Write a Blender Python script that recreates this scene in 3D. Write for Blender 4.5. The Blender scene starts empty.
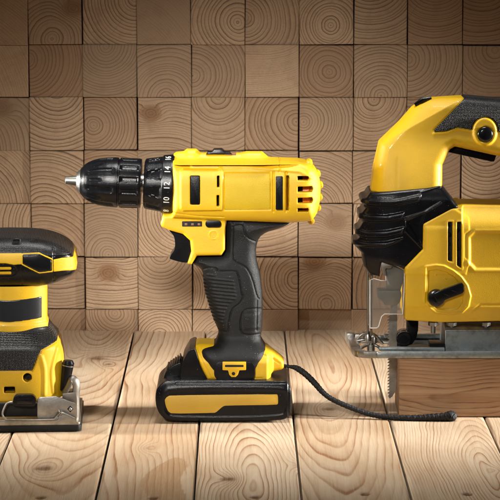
import bpy, bmesh, math, random
import numpy as np
from mathutils import Vector, Matrix
random.seed(7); RNG = np.random.default_rng(7)
sc = bpy.context.scene
C = sc.collection
S = 0.001                                   # everything below is written in millimetres

# ---------------------------------------------------------------- camera
F_PX, CAM_Y, CAM_H, TILT = 2400.0, -2400.0, 453.0, math.radians(8.76)
cam = bpy.data.cameras.new('camera'); cam_o = bpy.data.objects.new('camera', cam); C.objects.link(cam_o)
cam.sensor_width = 36.0; cam.lens = F_PX*36.0/500.0
cam.clip_start = 0.05; cam.clip_end = 50.0
cam_o.location = (0, CAM_Y*S, CAM_H*S); cam_o.rotation_euler = (math.pi/2-TILT, 0, 0)
sc.camera = cam_o

# ---------------------------------------------------------------- world and lamps
w = bpy.data.worlds.new('World'); sc.world = w; w.use_nodes = True
w.node_tree.nodes['Background'].inputs[0].default_value = (0.75, 0.85, 1.0, 1)
w.node_tree.nodes['Background'].inputs[1].default_value = 0.018
sc.view_settings.view_transform = 'Standard'; sc.view_settings.look = 'None'
sc.view_settings.exposure = 0.0; sc.view_settings.gamma = 1.0

def area(name, loc, aim, sx, sy, power, col, spread=180):
    l = bpy.data.lights.new(name, 'AREA'); l.shape = 'RECTANGLE'; l.size = sx*S; l.size_y = sy*S
    l.energy = power; l.color = col; l.spread = math.radians(spread)
    o = bpy.data.objects.new(name, l); C.objects.link(o)
    o.location = Vector(loc)*S
    o.rotation_euler = (Vector(aim)-Vector(loc)).to_track_quat('-Z', 'Y').to_euler()
    return o
area('side_lamp', (-820, -410, 250), (0, -350, 50), 50, 200, 1.42, (1.0, 0.96, 0.90), 44)
area('side_lamp', (860, -410, 250), (0, -350, 50), 50, 200, 1.68, (1.0, 0.96, 0.90), 44)
area('overhead_lamp', (20, -460, 1150), (20, -370, 0), 420, 80, 0.80, (1.0, 0.98, 0.95), 48)
area('front_lamp', (-350, -1900, 800), (10, -20, 40), 180, 140, 0.49, (1.0, 0.96, 0.90), 18.5)

# ---------------------------------------------------------------- photograph pixel + depth -> millimetres in the place
_c, _s = math.cos(TILT), math.sin(TILT)
def P(px, py, y):
    dy = y-CAM_Y; v = (250.0-py)/F_PX
    Z = dy*(v*_c-_s)/(_c+v*_s)
    return ((px-250.0)/F_PX*(dy*_c-Z*_s), Z+CAM_H)
def PL(pts, y): return [P(p[0], p[1], p[2] if len(p) > 2 else y) for p in pts]

# ---------------------------------------------------------------- objects
def link(o, parent=None):
    C.objects.link(o)
    if parent is not None: o.parent = parent
    return o
def thing(name, label, cat, loc=(0,0,0), group=None):
    o = bpy.data.objects.new(name, None); C.objects.link(o)
    o.empty_display_size = 0.02
    o.location = Vector(loc)*S; o['label'] = label; o['category'] = cat
    if group: o['group'] = group
    return o
ORG = {}
def origin_of(o):
    v = Vector((0,0,0))
    while o is not None: v = v+o.location; o = o.parent
    return v/S
def mesh_obj(name, verts, faces, mat, parent=None, smooth=True, loc=None):
    """verts in world millimetres"""
    V = np.asarray(verts, dtype=np.float64)
    o_w = origin_of(parent) if parent is not None else Vector(loc or (0,0,0))
    V = (V-np.array(o_w))*S
    me = bpy.data.meshes.new(name)
    if isinstance(faces, np.ndarray):
        n = len(faces); me.vertices.add(len(V)); me.vertices.foreach_set('co', V.astype(np.float32).ravel())
        me.loops.add(n*4); me.loops.foreach_set('vertex_index', faces.astype(np.int32).ravel())
        me.polygons.add(n); me.polygons.foreach_set('loop_start', np.arange(0, n*4, 4, dtype=np.int32))
        me.update(calc_edges=True); me.validate()
    else:
        me.from_pydata([tuple(v) for v in V], [], faces); me.update()
    if smooth: me.polygons.foreach_set('use_smooth', [True]*len(me.polygons))
    me.materials.append(mat)
    o = bpy.data.objects.new(name, me); link(o, parent)
    if parent is None: o.location = Vector(o_w)*S
    return o
class Bag:
    """collects simple shapes, world millimetres, into one mesh"""
    def __init__(s): s.bm = bmesh.new()
    def merge(s, b2):
        me = bpy.data.meshes.new('tmp'); b2.to_mesh(me); s.bm.from_mesh(me); bpy.data.meshes.remove(me); b2.free()
    def slab(s, poly, y0, y1, bev=0.4, seg=2):
        b = bmesh.new(); n = len(poly)
        if sum(poly[i][0]*poly[(i+1)%n][1]-poly[(i+1)%n][0]*poly[i][1] for i in range(n)) < 0: poly = poly[::-1]
        A = [b.verts.new((p[0], y0, p[1])) for p in poly]; B = [b.verts.new((p[0], y1, p[1])) for p in poly]
        b.faces.new(A); b.faces.new(B[::-1])
        for i in range(n): b.faces.new((A[i], B[i], B[(i+1)%n], A[(i+1)%n]))
        bmesh.ops.recalc_face_normals(b, faces=b.faces)
        if bev: bmesh.ops.bevel(b, geom=list(b.edges), offset=bev, segments=seg, profile=0.6, affect='EDGES', clamp_overlap=True)
        s.merge(b); return s
    def box(s, c, d, bev=0.4, rot=None):
        b = bmesh.new(); bmesh.ops.create_cube(b, size=1)
        bmesh.ops.scale(b, vec=d, verts=b.verts)
        if bev: bmesh.ops.bevel(b, geom=list(b.edges), offset=bev, segments=2, profile=0.6, affect='EDGES', clamp_overlap=True)
        if rot is not None: bmesh.ops.rotate(b, cent=(0,0,0), matrix=rot, verts=b.verts)
        bmesh.ops.translate(b, vec=c, verts=b.verts)
        s.merge(b); return s
    def lathe(s, prof, a, axis, seg=48):
        """prof: (distance along axis, radius) from a point a"""
        a = Vector(a); ax = Vector(axis).normalized(); u = ax.orthogonal().normalized(); v = ax.cross(u)
        b = bmesh.new(); rings = []
        for t, r in prof:
            rings.append([b.verts.new(a+ax*t+(u*math.cos(2*math.pi*k/seg)+v*math.sin(2*math.pi*k/seg))*max(r, 0.01)) for k in range(seg)])
        for i in range(len(rings)-1):
            for k in range(seg): b.faces.new((rings[i][k], rings[i][(k+1)%seg], rings[i+1][(k+1)%seg], rings[i+1][k]))
        b.faces.new(rings[0][::-1]); b.faces.new(rings[-1])
        bmesh.ops.recalc_face_normals(b, faces=b.faces)
        s.merge(b); return s
    def slabz(s, poly, z0, z1, bev=0.4, seg=2):
        """prism standing on an outline in plan"""
        k = Bag(); k.slab([(p[0], -p[1]) for p in poly], z0, z1, bev, seg)
        bmesh.ops.rotate(k.bm, cent=(0,0,0), matrix=Matrix.Rotation(math.radians(90), 3, 'X'), verts=k.bm.verts)
        for v in k.bm.verts: v.co = Vector((v.co.x, v.co.y, v.co.z))
        s.merge(k.bm); return s
    def tube(s, pts, rad, seg=12, squash=1.0, braid=0.0):
        pts = [Vector(p) for p in pts]; n = len(pts)
        rad = rad if isinstance(rad, (list, tuple)) else [rad]*n
        b = bmesh.new(); rings = []; up = None
        for i in range(n):
            t = (pts[min(i+1, n-1)]-pts[max(i-1, 0)]).normalized()
            if up is None: up = t.orthogonal().normalized()
            up = (up-t*up.dot(t)).normalized(); v = t.cross(up)
            rings.append([b.verts.new(pts[i]+(up*math.cos(2*math.pi*k/seg)+v*math.sin(2*math.pi*k/seg)*squash)*rad[i]*(1+braid*math.cos(3*2*math.pi*k/seg-i*1.35))) for k in range(seg)])
        for i in range(n-1):
            for k in range(seg): b.faces.new((rings[i][k], rings[i][(k+1)%seg], rings[i+1][(k+1)%seg], rings[i+1][k]))
        b.faces.new(rings[0][::-1]); b.faces.new(rings[-1])
        bmesh.ops.recalc_face_normals(b, faces=b.faces)
        s.merge(b); return s
    def build(s, name, mat, parent, smooth=True):
        o_w = origin_of(parent) if parent is not None else Vector((0,0,0))
        me = bpy.data.meshes.new(name)
        bmesh.ops.translate(s.bm, vec=-o_w, verts=s.bm.verts); bmesh.ops.scale(s.bm, vec=(S,S,S), verts=s.bm.verts)
        s.bm.to_mesh(me); s.bm.free(); me.materials.append(mat)
        if smooth:
            me.polygons.foreach_set('use_smooth', [True]*len(me.polygons))
            me.set_sharp_from_angle(angle=math.radians(38))
        return link(bpy.data.objects.new(name, me), parent)
def catmull(pts, n=8, closed=False):
    P_ = [np.array(p, float) for p in pts]; N = len(P_); out = []
    for i in range(N if closed else N-1):
        g = lambda k: P_[k % N] if closed else P_[min(max(k, 0), N-1)]
        a, b, c, d = g(i-1), g(i), g(i+1), g(i+2)
        for k in range(n):
            t = k/n
            out.append(0.5*((2*b)+(-a+c)*t+(2*a-5*b+4*c-d)*t*t+(-a+3*b-3*c+d)*t**3))
    if not closed: out.append(P_[-1])
    return [tuple(q) for q in out]
def chaikin(pts, it=1, q=0.25):
    for _ in range(it):
        o = []
        for i in range(len(pts)):
            a, b = pts[i], pts[(i+1) % len(pts)]
            o += [tuple(a[j]*(1-q)+b[j]*q for j in (0, 1)), tuple(a[j]*q+b[j]*(1-q) for j in (0, 1))]
        pts = o
    return pts

# ---------------------------------------------------------------- moulded shapes: signed distance fields turned into meshes
class Grid:
    def __init__(s, x0, x1, hy, z0, z1, yc, v):
        s.v = v; s.yc = yc; hy = hy+3*v
        s.x = np.arange(x0-3*v, x1+3*v, v, dtype=np.float32); s.z = np.arange(z0-3*v, z1+3*v, v, dtype=np.float32)
        ny = int(math.ceil(hy/v)); s.y = (np.arange(-ny, ny+1)*v).astype(np.float32)
        s.X, s.Z = np.meshgrid(s.x, s.z, indexing='ij')
        s.Y = s.y[None, :, None]
    def poly(s, pts):
        X, Z = s.X, s.Z; d = np.full(X.shape, 1e12, np.float32); ins = np.zeros(X.shape, bool)
        n = len(pts)
        for i in range(n):
            ax, az = pts[i]; bx, bz = pts[(i+1) % n]; ex, ez = bx-ax, bz-az; L = ex*ex+ez*ez
            if L < 1e-12: continue
            t = np.clip(((X-ax)*ex+(Z-az)*ez)/L, 0, 1)
            d = np.minimum(d, (X-ax-t*ex)**2+(Z-az-t*ez)**2)
            if abs(bz-az) > 1e-9:
                ins ^= ((az > Z) != (bz > Z)) & (X < ex*(Z-az)/ez+ax)
        d = np.sqrt(d); return np.where(ins, -d, d)
    def line(s, pts, closed=False):
        X, Z = s.X, s.Z; d = np.full(X.shape, 1e12, np.float32)
        for i in range(len(pts) if closed else len(pts)-1):
            ax, az = pts[i]; bx, bz = pts[(i+1) % len(pts)]; ex, ez = bx-ax, bz-az; L = ex*ex+ez*ez+1e-9
            t = np.clip(((X-ax)*ex+(Z-az)*ez)/L, 0, 1)
            d = np.minimum(d, (X-ax-t*ex)**2+(Z-az-t*ez)**2)
        return np.sqrt(d)
    def ext(s, d2, h, r):
        """prism of half depth h (number or map) with edge rounding r"""
        h = h if np.isscalar(h) else h[:, None, :]
        a = (d2+r)[:, None, :]; b = np.abs(s.Y)-h+r
        return (np.sqrt(np.maximum(a, 0)**2+np.maximum(b, 0)**2)+np.minimum(np.maximum(a, b), 0)-r).astype(np.float32)
def m3(a): return a[:, None, :]
def smin(a, b, k):
    h = np.clip(0.5+0.5*(b-a)/k, 0, 1); return b*(1-h)+a*h-k*h*(1-h)
def smax(a, b, k): return -smin(-a, -b, k)
def bump(d, w):                         # 1 on the line, 0 at distance w
    return np.clip(1-(d/w)**2, 0, 1)**2
def sstep(a, b, x):
    t = np.clip((x-a)/(b-a), 0, 1); return t*t*(3-2*t)
def nets(g, Fv, name, mat, parent):
    Fv = np.ascontiguousarray(Fv, dtype=np.float32)
    if Fv.shape[1] == 1 or Fv.shape != (len(g.x), len(g.y), len(g.z)): Fv = np.broadcast_to(Fv, (len(g.x), len(g.y), len(g.z)))
    s = Fv < 0; nx, ny, nz = s.shape
    cnt = np.zeros((nx-1, ny-1, nz-1), np.uint8)
    offs = [(i, j, k) for i in (0, 1) for j in (0, 1) for k in (0, 1)]
    for i, j, k in offs: cnt += s[i:nx-1+i, j:ny-1+j, k:nz-1+k]
    act = (cnt > 0) & (cnt < 8); idx = np.argwhere(act).astype(np.int32)
    imap = np.full(act.shape, -1, np.int32); imap[act] = np.arange(len(idx))
    val = np.stack([Fv[idx[:, 0]+i, idx[:, 1]+j, idx[:, 2]+k] for i, j, k in offs], 1)
    acc = np.zeros((len(idx), 3)); num = np.zeros(len(idx))
    for a in range(8):
        for bit, ax in ((4, 0), (2, 1), (1, 2)):
            if a & bit: continue
            b = a | bit; va, vb = val[:, a], val[:, b]; m = (va < 0) != (vb < 0)
            t = np.where(m, va/np.where(va == vb, 1, va-vb), 0)
            p = np.tile(np.array(offs[a], float), (len(idx), 1)); p[:, ax] += t
            acc += p*m[:, None]; num += m
    V = idx+acc/num[:, None]
    V = np.stack([g.x[0]+V[:, 0]*g.v, g.yc+g.y[0]+V[:, 1]*g.v, g.z[0]+V[:, 2]*g.v], 1)
    quads = []
    for ax in range(3):
        sl0 = [slice(1, -1)]*3; sl1 = [slice(1, -1)]*3
        sl0[ax] = slice(0, -1); sl1[ax] = slice(1, None)
        A, B = s[tuple(sl0)], s[tuple(sl1)]; ed = np.argwhere(A != B)
        flip = A[ed[:, 0], ed[:, 1], ed[:, 2]]
        base = ed.copy(); u, v_ = [q for q in range(3) if q != ax]
        e = ed.copy()                                  # grid index of the edge start
        for q in range(3):
            if q != ax: e[:, q] += 1
        def cell(du, dv):
            c = e.copy(); c[:, u] -= du; c[:, v_] -= dv
            return imap[c[:, 0], c[:, 1], c[:, 2]]
        q = np.stack([cell(1, 1), cell(0, 1), cell(0, 0), cell(1, 0)], 1)
        if ax == 1: flip = ~flip
        q[~flip] = q[~flip][:, ::-1]
        quads.append(q)
    Q = np.concatenate(quads); Q = Q[(Q >= 0).all(1)]
    return mesh_obj(name, V, Q, mat, parent)

# ---------------------------------------------------------------- materials
class NT:
    def __init__(s, name):
        s.m = bpy.data.materials.new(name); s.m.use_nodes = True; s.t = s.m.node_tree
        s.b = s.t.nodes['Principled BSDF']
    def n(s, kind, **kw):
        nd = s.t.nodes.new(kind)
        for k, v in kw.items():
            if k.startswith('_'): s.set(nd.inputs[int(k[1:])] if k[1:].isdigit() else nd.inputs[k[1:].replace('_', ' ')], v)
            else: setattr(nd, k, v)
        return nd
    def set(s, sock, v):
        if isinstance(v, bpy.types.NodeSocket): s.t.links.new(v, sock)
        elif isinstance(v, bpy.types.Node): s.t.links.new(v.outputs[0], sock)
        else: sock.default_value = v
    def bs(s, k, v): s.set(s.b.inputs[k], v)
    def math(s, op, a, b=0.0, c=0.0, clamp=False): return s.n('ShaderNodeMath', operation=op, _0=a, _1=b, _2=c, use_clamp=clamp).outputs[0]
    def vmath(s, op, a, b=(0,0,0)): return s.n('ShaderNodeVectorMath', operation=op, _0=a, _1=b)
    def noise(s, vec, scale, detail=3, rough=0.5, dist=0.0):
        return s.n('ShaderNodeTexNoise', _Vector=vec, _Scale=scale, _Detail=detail, _Roughness=rough, _Distortion=dist).outputs[0]
    def ramp(s, fac, stops):
        nd = s.n('ShaderNodeValToRGB', _Fac=fac); cr = nd.color_ramp
        while len(cr.elements) < len(stops): cr.elements.new(0.5)
        for e, (p, c) in zip(cr.elements, stops):
            e.position = p; e.color = (c if isinstance(c, tuple) else (c, c, c))+(1,) if not (isinstance(c, tuple) and len(c) == 4) else c
        return nd.outputs[0]
    def mix(s, f, a, b, mode='MIX'):
        nd = s.n('ShaderNodeMix', data_type='RGBA', blend_type=mode)
        s.set(nd.inputs[0], f); s.set(nd.inputs[6], a); s.set(nd.inputs[7], b); return nd.outputs[2]
    def bumpn(s, h, strength, dist): return s.n('ShaderNodeBump', _Strength=strength, _Distance=dist, _Height=h).outputs[0]
    def obj(s): return s.n('ShaderNodeTexCoord').outputs['Object']
    def attr(s, name, out='Fac'): return s.n('ShaderNodeAttribute', attribute_name=name).outputs[out]

def plastic(name, col, rough=0.38, grain=0.25, gscale=900, dirt=0.15, col2=None, coat=0.0, spec=0.5, speck=0.0, sscale=520.0):
    k = NT(name); oc = k.obj()
    n1 = k.noise(oc, 45, 4, 0.6); n2 = k.noise(oc, gscale, 2, 0.5)
    c2 = col2 or tuple(c*(1-dirt) for c in col)
    cc = k.mix(k.ramp(n1, [(0.35, 0.0), (0.7, 1.0)]), col+(1,), c2+(1,))
    if speck:
        vo = k.n('ShaderNodeTexVoronoi', _Vector=oc, _Scale=sscale)
        sp = k.math('MULTIPLY', k.ramp(vo.outputs['Distance'], [(0.09, 1.0), (0.15, 0.0)]), k.ramp(k.noise(oc, 120, 3, .7), [(0.53, 0.0), (0.62, 1.0)]))
        cc = k.mix(k.math('MULTIPLY', sp, speck), cc, (0.55, 0.53, 0.48, 1))
    k.bs('Base Color', cc)
    k.bs('Roughness', k.math('ADD', rough-0.07, k.math('MULTIPLY', n1, 0.14)))
    k.bs('Coat Weight', coat); k.bs('Specular IOR Level', spec)
    h = k.math('ADD', k.math('MULTIPLY', n2, 1.0), k.math('MULTIPLY', n1, 1.5))
    k.bs('Normal', k.bumpn(h, grain, 0.0004))
    return k.m
def dotted_rubber(name):
    k = NT(name); oc = k.obj(); sp = k.n('ShaderNodeSeparateXYZ', _0=oc); nz = k.n('ShaderNodeSeparateXYZ', _0=k.n('ShaderNodeNewGeometry').outputs['Normal'])
    def dots(a, b_):
        v = k.n('ShaderNodeTexVoronoi', voronoi_dimensions='2D', _Vector=k.n('ShaderNodeCombineXYZ', _X=a, _Y=b_).outputs[0], _Scale=820.0, _Randomness=0.12)
        return k.ramp(v.outputs['Distance'], [(0.10, 1.0), (0.34, 0.0)])
    X, Y, Z = sp.outputs
    ax = k.math('ABSOLUTE', nz.outputs[0]); az = k.math('ABSOLUTE', nz.outputs[2])
    d = k.mix(k.math('GREATER_THAN', az, 0.72), dots(X, Z), dots(X, Y)); d = k.mix(k.math('GREATER_THAN', ax, 0.72), d, dots(Y, Z))
    n1 = k.noise(oc, 60, 4, .6)
    k.bs('Base Color', k.mix(k.math('MULTIPLY', d, k.ramp(n1, [(.35, .25), (.65, 1.)])), (0.005, 0.005, 0.0055, 1), (0.055, 0.056, 0.058, 1)))
    k.bs('Roughness', k.math('ADD', 0.30, k.math('MULTIPLY', n1, 0.15))); k.bs('Specular IOR Level', 0.4)
    k.bs('Normal', k.bumpn(d, 0.7, 0.0006))
    return k.m
def metal(name, col, rough=0.35, wear=0.4, scale=60):
    k = NT(name); oc = k.obj(); n1 = k.noise(oc, scale, 6, .65); n2 = k.noise(oc, scale*9, 3, .6)
    k.bs('Base Color', k.mix(k.ramp(n1, [(0.42, 0.0), (0.72, 1.0)]), col+(1,), tuple(c*(1-wear) for c in (col[0], col[1]*0.93, col[2]*0.82))+(1,)))
    k.bs('Metallic', 1.0)
    k.bs('Roughness', k.math('ADD', rough-0.1, k.math('MULTIPLY', n1, 0.35)))
    k.bs('Normal', k.bumpn(n2, 0.25, 0.0003))
    return k.m
M = {
 'yellow': plastic('yellow_plastic', (0.76, 0.450, 0.006), 0.44, 0.45, 2600, 0.12, coat=0.08),
 'yellow_sand': plastic('textured_yellow', (0.62, 0.41, 0.004), 0.50, 0.8, 2200, 0.1),
 'yellow_paint': plastic('yellow_print', (0.55, 0.33, 0.03), 0.45, 0.3, 1800, 0.08),
 'black': plastic('black_plastic', (0.004, 0.004, 0.005), 0.26, 0.28, 1700, -0.4, speck=0.18, spec=0.26),
 'gloss': plastic('gloss_black', (0.005, 0.005, 0.006), 0.2, 0.1, 900, -0.3),
 'rubber': plastic('black_rubber', (0.006, 0.0065, 0.007), 0.40, 0.75, 2300, -0.4, speck=0.4, spec=0.26),
 'dots': dotted_rubber('dotted_rubber'),
 'label': plastic('charcoal_label', (0.018, 0.020, 0.023), 0.28, 0.1, 900, 0.1),
 'steel': metal('bare_steel', (0.42, 0.41, 0.385), 0.32, 0.55),
 'dark_steel': metal('dark_steel', (0.26, 0.24, 0.21), 0.4, 0.3),
 'zinc': metal('zinc_plate', (0.36, 0.40, 0.41), 0.36, 0.65, 110),
 'copper': plastic('copper_windings', (0.95, 0.24, 0.02), 0.4, 0.6, 700, 0.4),
 'lamp_off': plastic('unlit_indicator', (0.22, 0.11, 0.05), 0.4, 0.1, 900, 0.1),
 'white': plastic('white_print', (0.75, 0.75, 0.72), 0.5, 0.1, 900, 0.05),
 'cord': plastic('braided_cord', (0.008, 0.008, 0.009), 0.5, 1.0, 1500, -0.8, speck=1.0, spec=0.3, sscale=1500.0),
 'gap': plastic('dark_gap', (0.006, 0.005, 0.004), 0.8, 0.1, 500, 0.1),
}
def clear_plastic():
    k = NT('clear_plastic'); k.bs('Base Color', (0.93, 0.95, 0.93, 1)); k.bs('Transmission Weight', 0.93)
    k.bs('Roughness', 0.06); k.bs('IOR', 1.38); return k.m
M['clear'] = clear_plastic()
M['rim'] = plastic('guard_edge', (0.8, 0.8, 0.76), 0.12, 0.1, 900, 0.1)

def wood_shader(k, ring, fine, tint, dark=1.0, knot=None, kcol=None, lite=(0.60, 0.43, 0.26), mid=(0.47, 0.30, 0.155), late=(0.26, 0.135, 0.058)):
    fr = k.math('FRACT', ring)
    prof = k.ramp(fr, [(0.0, 0.12), (0.07, 0.0), (0.45, 0.08), (0.74, 0.42), (0.87, 1.0), (0.95, 0.85), (1.0, 0.12)])
    yr = k.n('ShaderNodeTexWhiteNoise', noise_dimensions='1D'); k.set(yr.inputs['W'], k.math('FLOOR', k.math('ADD', ring, 0.0)))
    dark = k.math('MULTIPLY', dark, k.math('ADD', 0.45, k.math('MULTIPLY', yr.outputs['Value'], 0.95)), clamp=True)
    body = k.mix(tint, lite+(1,), mid+(1,))
    cc = k.mix(k.math('MULTIPLY', prof, dark), body, late+(1,))
    cc = k.mix(k.math('MULTIPLY', fine, 0.30), cc, (0.22, 0.11, 0.05, 1))
    if knot is not None: cc = k.mix(knot, cc, kcol if kcol is not None else (0.13, 0.055, 0.022, 1))
    return cc, prof
def endgrain():
    k = NT('end_grain'); p = k.attr('pith', 'Vector'); rnd = k.attr('seed'); fq = k.attr('rings'); kn = k.attr('knot', 'Vector')
    cont = k.attr('contrast')
    geo = k.n('ShaderNodeTexCoord').outputs['Object']
    sh = k.vmath('ADD', geo, k.n('ShaderNodeCombineXYZ', _X=k.math('MULTIPLY', rnd, 7.3), _Y=k.math('MULTIPLY', rnd, 3.1), _Z=rnd).outputs[0]).outputs[0]
    nx = k.n('ShaderNodeTexNoise', _Vector=sh, _Scale=15.0, _Detail=1.0, _Roughness=0.4)
    nf = k.n('ShaderNodeTexNoise', _Vector=sh, _Scale=170.0, _Detail=2.0)
    off = k.vmath('SCALE', k.vmath('SUBTRACT', nx.outputs['Color'], (0.5, 0.5, 0.5)).outputs[0]); off.inputs['Scale'].default_value = 8.0
    off2 = k.vmath('SCALE', k.vmath('SUBTRACT', nf.outputs['Color'], (0.5, 0.5, 0.5)).outputs[0]); off2.inputs['Scale'].default_value = 1.0
    pp = k.vmath('ADD', k.vmath('ADD', p, off.outputs[0]).outputs[0], off2.outputs[0]).outputs[0]
    pp = k.vmath('MULTIPLY', pp, (1, 0, 1)).outputs[0]
    r = k.vmath('LENGTH', pp).outputs['Value']
    # spacing varies from year to year
    n1 = k.n('ShaderNodeTexNoise', noise_dimensions='1D', _Scale=1.0, _Detail=1.0)
    k.set(n1.inputs['W'], k.math('ADD', k.math('MULTIPLY', r, 0.085), k.math('MULTIPLY', rnd, 50.0)))
    kd = k.vmath('LENGTH', k.vmath('MULTIPLY', k.vmath('ADD', kn, k.vmath('SCALE', off.outputs[0]).outputs[0]).outputs[0], (0.75, 0, 1)).outputs[0]).outputs['Value']
    kd = k.vmath('LENGTH', k.vmath('MULTIPLY', kn, (0.8, 0, 1)).outputs[0]).outputs['Value']
    kb = k.math('EXPONENT', k.math('MULTIPLY', k.math('MULTIPLY', kd, kd), -0.009))
    ring = k.math('ADD', k.math('MULTIPLY', r, fq), k.math('MULTIPLY', n1.outputs[0], 1.6))
    ring = k.math('ADD', ring, k.math('MULTIPLY', kb, 3.5))
    fibre = k.noise(k.vmath('MULTIPLY', sh, (1, 1, 1)).outputs[0], 900, 3, .7)
    saw = k.noise(k.vmath('MULTIPLY', k.n('ShaderNodeVectorRotate', rotation_type='Y_AXIS', _Vector=sh, _Angle=0.35).outputs[0], (30, 1, 1400)).outputs[0], 1.0, 3, .6)
    tone = k.noise(sh, 14, 3, .55)
    tint = k.math('ADD', k.math('MULTIPLY', k.math('FRACT', k.math('MULTIPLY', rnd, 9.7)), 0.5), k.math('MULTIPLY', k.ramp(tone, [(.35, 0.), (.7, 1.)]), 0.55), clamp=True)
    kdn = k.math('ADD', kd, k.math('MULTIPLY', k.math('SUBTRACT', k.noise(sh, 90, 3, .6), 0.5), 5.0))
    kk = k.ramp(k.math('DIVIDE', kdn, 16.0), [(0.30, 0.95), (0.52, 0.62), (0.62, 0.22), (1.0, 0.0)])
    dk = k.math('MULTIPLY', cont, k.math('ADD', 0.72, k.math('MULTIPLY', k.ramp(k.noise(sh, 40, 2, .5), [(.3, 0.), (.7, 1.)]), 0.55)))
    kcol = k.mix(k.math('FRACT', k.math('MULTIPLY', kdn, 0.42)), (0.30, 0.155, 0.065, 1), (0.17, 0.075, 0.03, 1))
    cc, prof = wood_shader(k, ring, k.ramp(fibre, [(.45, 0.), (.75, 1.)]), tint, dk, kk, kcol,
                           (0.60, 0.435, 0.285), (0.46, 0.305, 0.185), (0.13, 0.066, 0.033))
    cc = k.mix(k.math('MULTIPLY', k.ramp(saw, [(.5, 0.), (.75, 1.)]), 0.16), cc, (0.62, 0.48, 0.34, 1))
    blotch = k.noise(sh, 55, 5, .7)
    cc = k.mix(k.math('MULTIPLY', k.ramp(blotch, [(.5, 0.), (.72, 1.)]), 0.38), cc, (0.23, 0.14, 0.085, 1))
    bv = k.math('FRACT', k.math('MULTIPLY', rnd, 31.7))
    cc = k.mix(k.math('MULTIPLY', bv, 0.58), cc, k.mix(k.math('FRACT', k.math('MULTIPLY', rnd, 17.1)), (0.24, 0.125, 0.06, 1), (0.28, 0.20, 0.13, 1)))
    ck = k.n('ShaderNodeTexNoise', _Vector=k.vmath('MULTIPLY', k.vmath('NORMALIZE', pp).outputs[0], (14, 0, 14)).outputs[0], _Scale=1.0, _Detail=2.0)
    ckm = k.math('MULTIPLY', k.ramp(ck.outputs[0], [(.685, 0.), (.70, 1.)]), k.ramp(k.noise(sh, 35, 1, .5), [(.5, 0.), (.6, 1.)]))
    cc = k.mix(k.math('MULTIPLY', ckm, 0.55), cc, (0.06, 0.03, 0.015, 1))
    k.bs('Base Color', cc); k.bs('Roughness', 0.62); k.bs('Specular IOR Level', 0.3)
    h = k.math('ADD', k.math('MULTIPLY', prof, 0.12), k.math('ADD', k.math('MULTIPLY', fibre, 0.5), k.math('MULTIPLY', saw, 0.7)))
    k.bs('Normal', k.bumpn(h, 0.22, 0.0005)); return k.m
def plank(name='sawn_pine', stretch=(420, 9, 40), colours=None, dark=0.85):
    k = NT(name); ring = k.attr('ring'); kn = k.attr('knotmask'); rnd = k.attr('seed'); pat = k.attr('patch')
    geo = k.n('ShaderNodeTexCoord').outputs['Object']
    sh = k.vmath('ADD', geo, k.n('ShaderNodeCombineXYZ', _X=k.math('MULTIPLY', rnd, 7.3), _Y=k.math('MULTIPLY', rnd, 3.1), _Z=rnd).outputs[0]).outputs[0]
    st = k.vmath('MULTIPLY', sh, stretch).outputs[0]
    fib = k.noise(st, 1.0, 4, .65); fib2 = k.noise(k.vmath('MULTIPLY', sh, tuple(q*3 for q in stretch)).outputs[0], 1.0, 3, .7)
    wob = k.noise(k.vmath('MULTIPLY', sh, (stretch[0]*.12, stretch[1]*1.3, stretch[2])).outputs[0], 1.0, 3, .6)
    ring2 = k.math('ADD', ring, k.math('MULTIPLY', k.math('SUBTRACT', wob, 0.5), 0.22))
    ring2 = k.math('ADD', ring2, k.math('MULTIPLY', k.math('SUBTRACT', fib, 0.5), 0.10))
    tint = k.math('ADD', k.math('MULTIPLY', k.math('FRACT', k.math('MULTIPLY', rnd, 9.7)), 0.35), k.math('MULTIPLY', k.ramp(k.noise(k.vmath('MULTIPLY', sh, (stretch[0]*.06, stretch[1]*.6, stretch[2]*.3)).outputs[0], 1.0, 4, .6), [(.38, 0.), (.68, 1.)]), 0.55), clamp=True)
    tint = k.math('ADD', tint, k.math('MULTIPLY', pat, 1.0), clamp=True)
    vary = k.math('MULTIPLY', dark, k.math('ADD', 0.25, k.ramp(k.noise(k.vmath('MULTIPLY', sh, (30, 9, 30)).outputs[0], 1.0, 3, .6), [(.32, 0.), (.68, .95)])))
    L, Mi, D = colours or ((0.60, 0.485, 0.35), (0.41, 0.26, 0.14), (0.25, 0.11, 0.042))
    cc, prof = wood_shader(k, ring2, k.ramp(fib, [(.45, 0.), (.8, 1.)]), tint, vary, kn, None, L, Mi, D)
    cc = k.mix(k.math('MULTIPLY', k.ramp(fib2, [(.5, 0.), (.8, 1.)]), 0.25), cc, (0.72, 0.62, 0.47, 1))
    k.bs('Base Color', cc); k.bs('Roughness', k.math('ADD', 0.48, k.math('MULTIPLY', fib, 0.2))); k.bs('Specular IOR Level', 0.35)
    k.bs('Normal', k.bumpn(k.math('ADD', k.math('MULTIPLY', fib2, 1.0), k.math('MULTIPLY', prof, 0.06)), 0.3, 0.0005)); return k.m
M['end'] = endgrain(); M['plank'] = plank()

def set_attr(me, name, kind, data):
    a = me.attributes.new(name, kind, 'POINT')
    a.data.foreach_set('value' if kind == 'FLOAT' else 'vector', np.asarray(data, np.float32).ravel())

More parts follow.
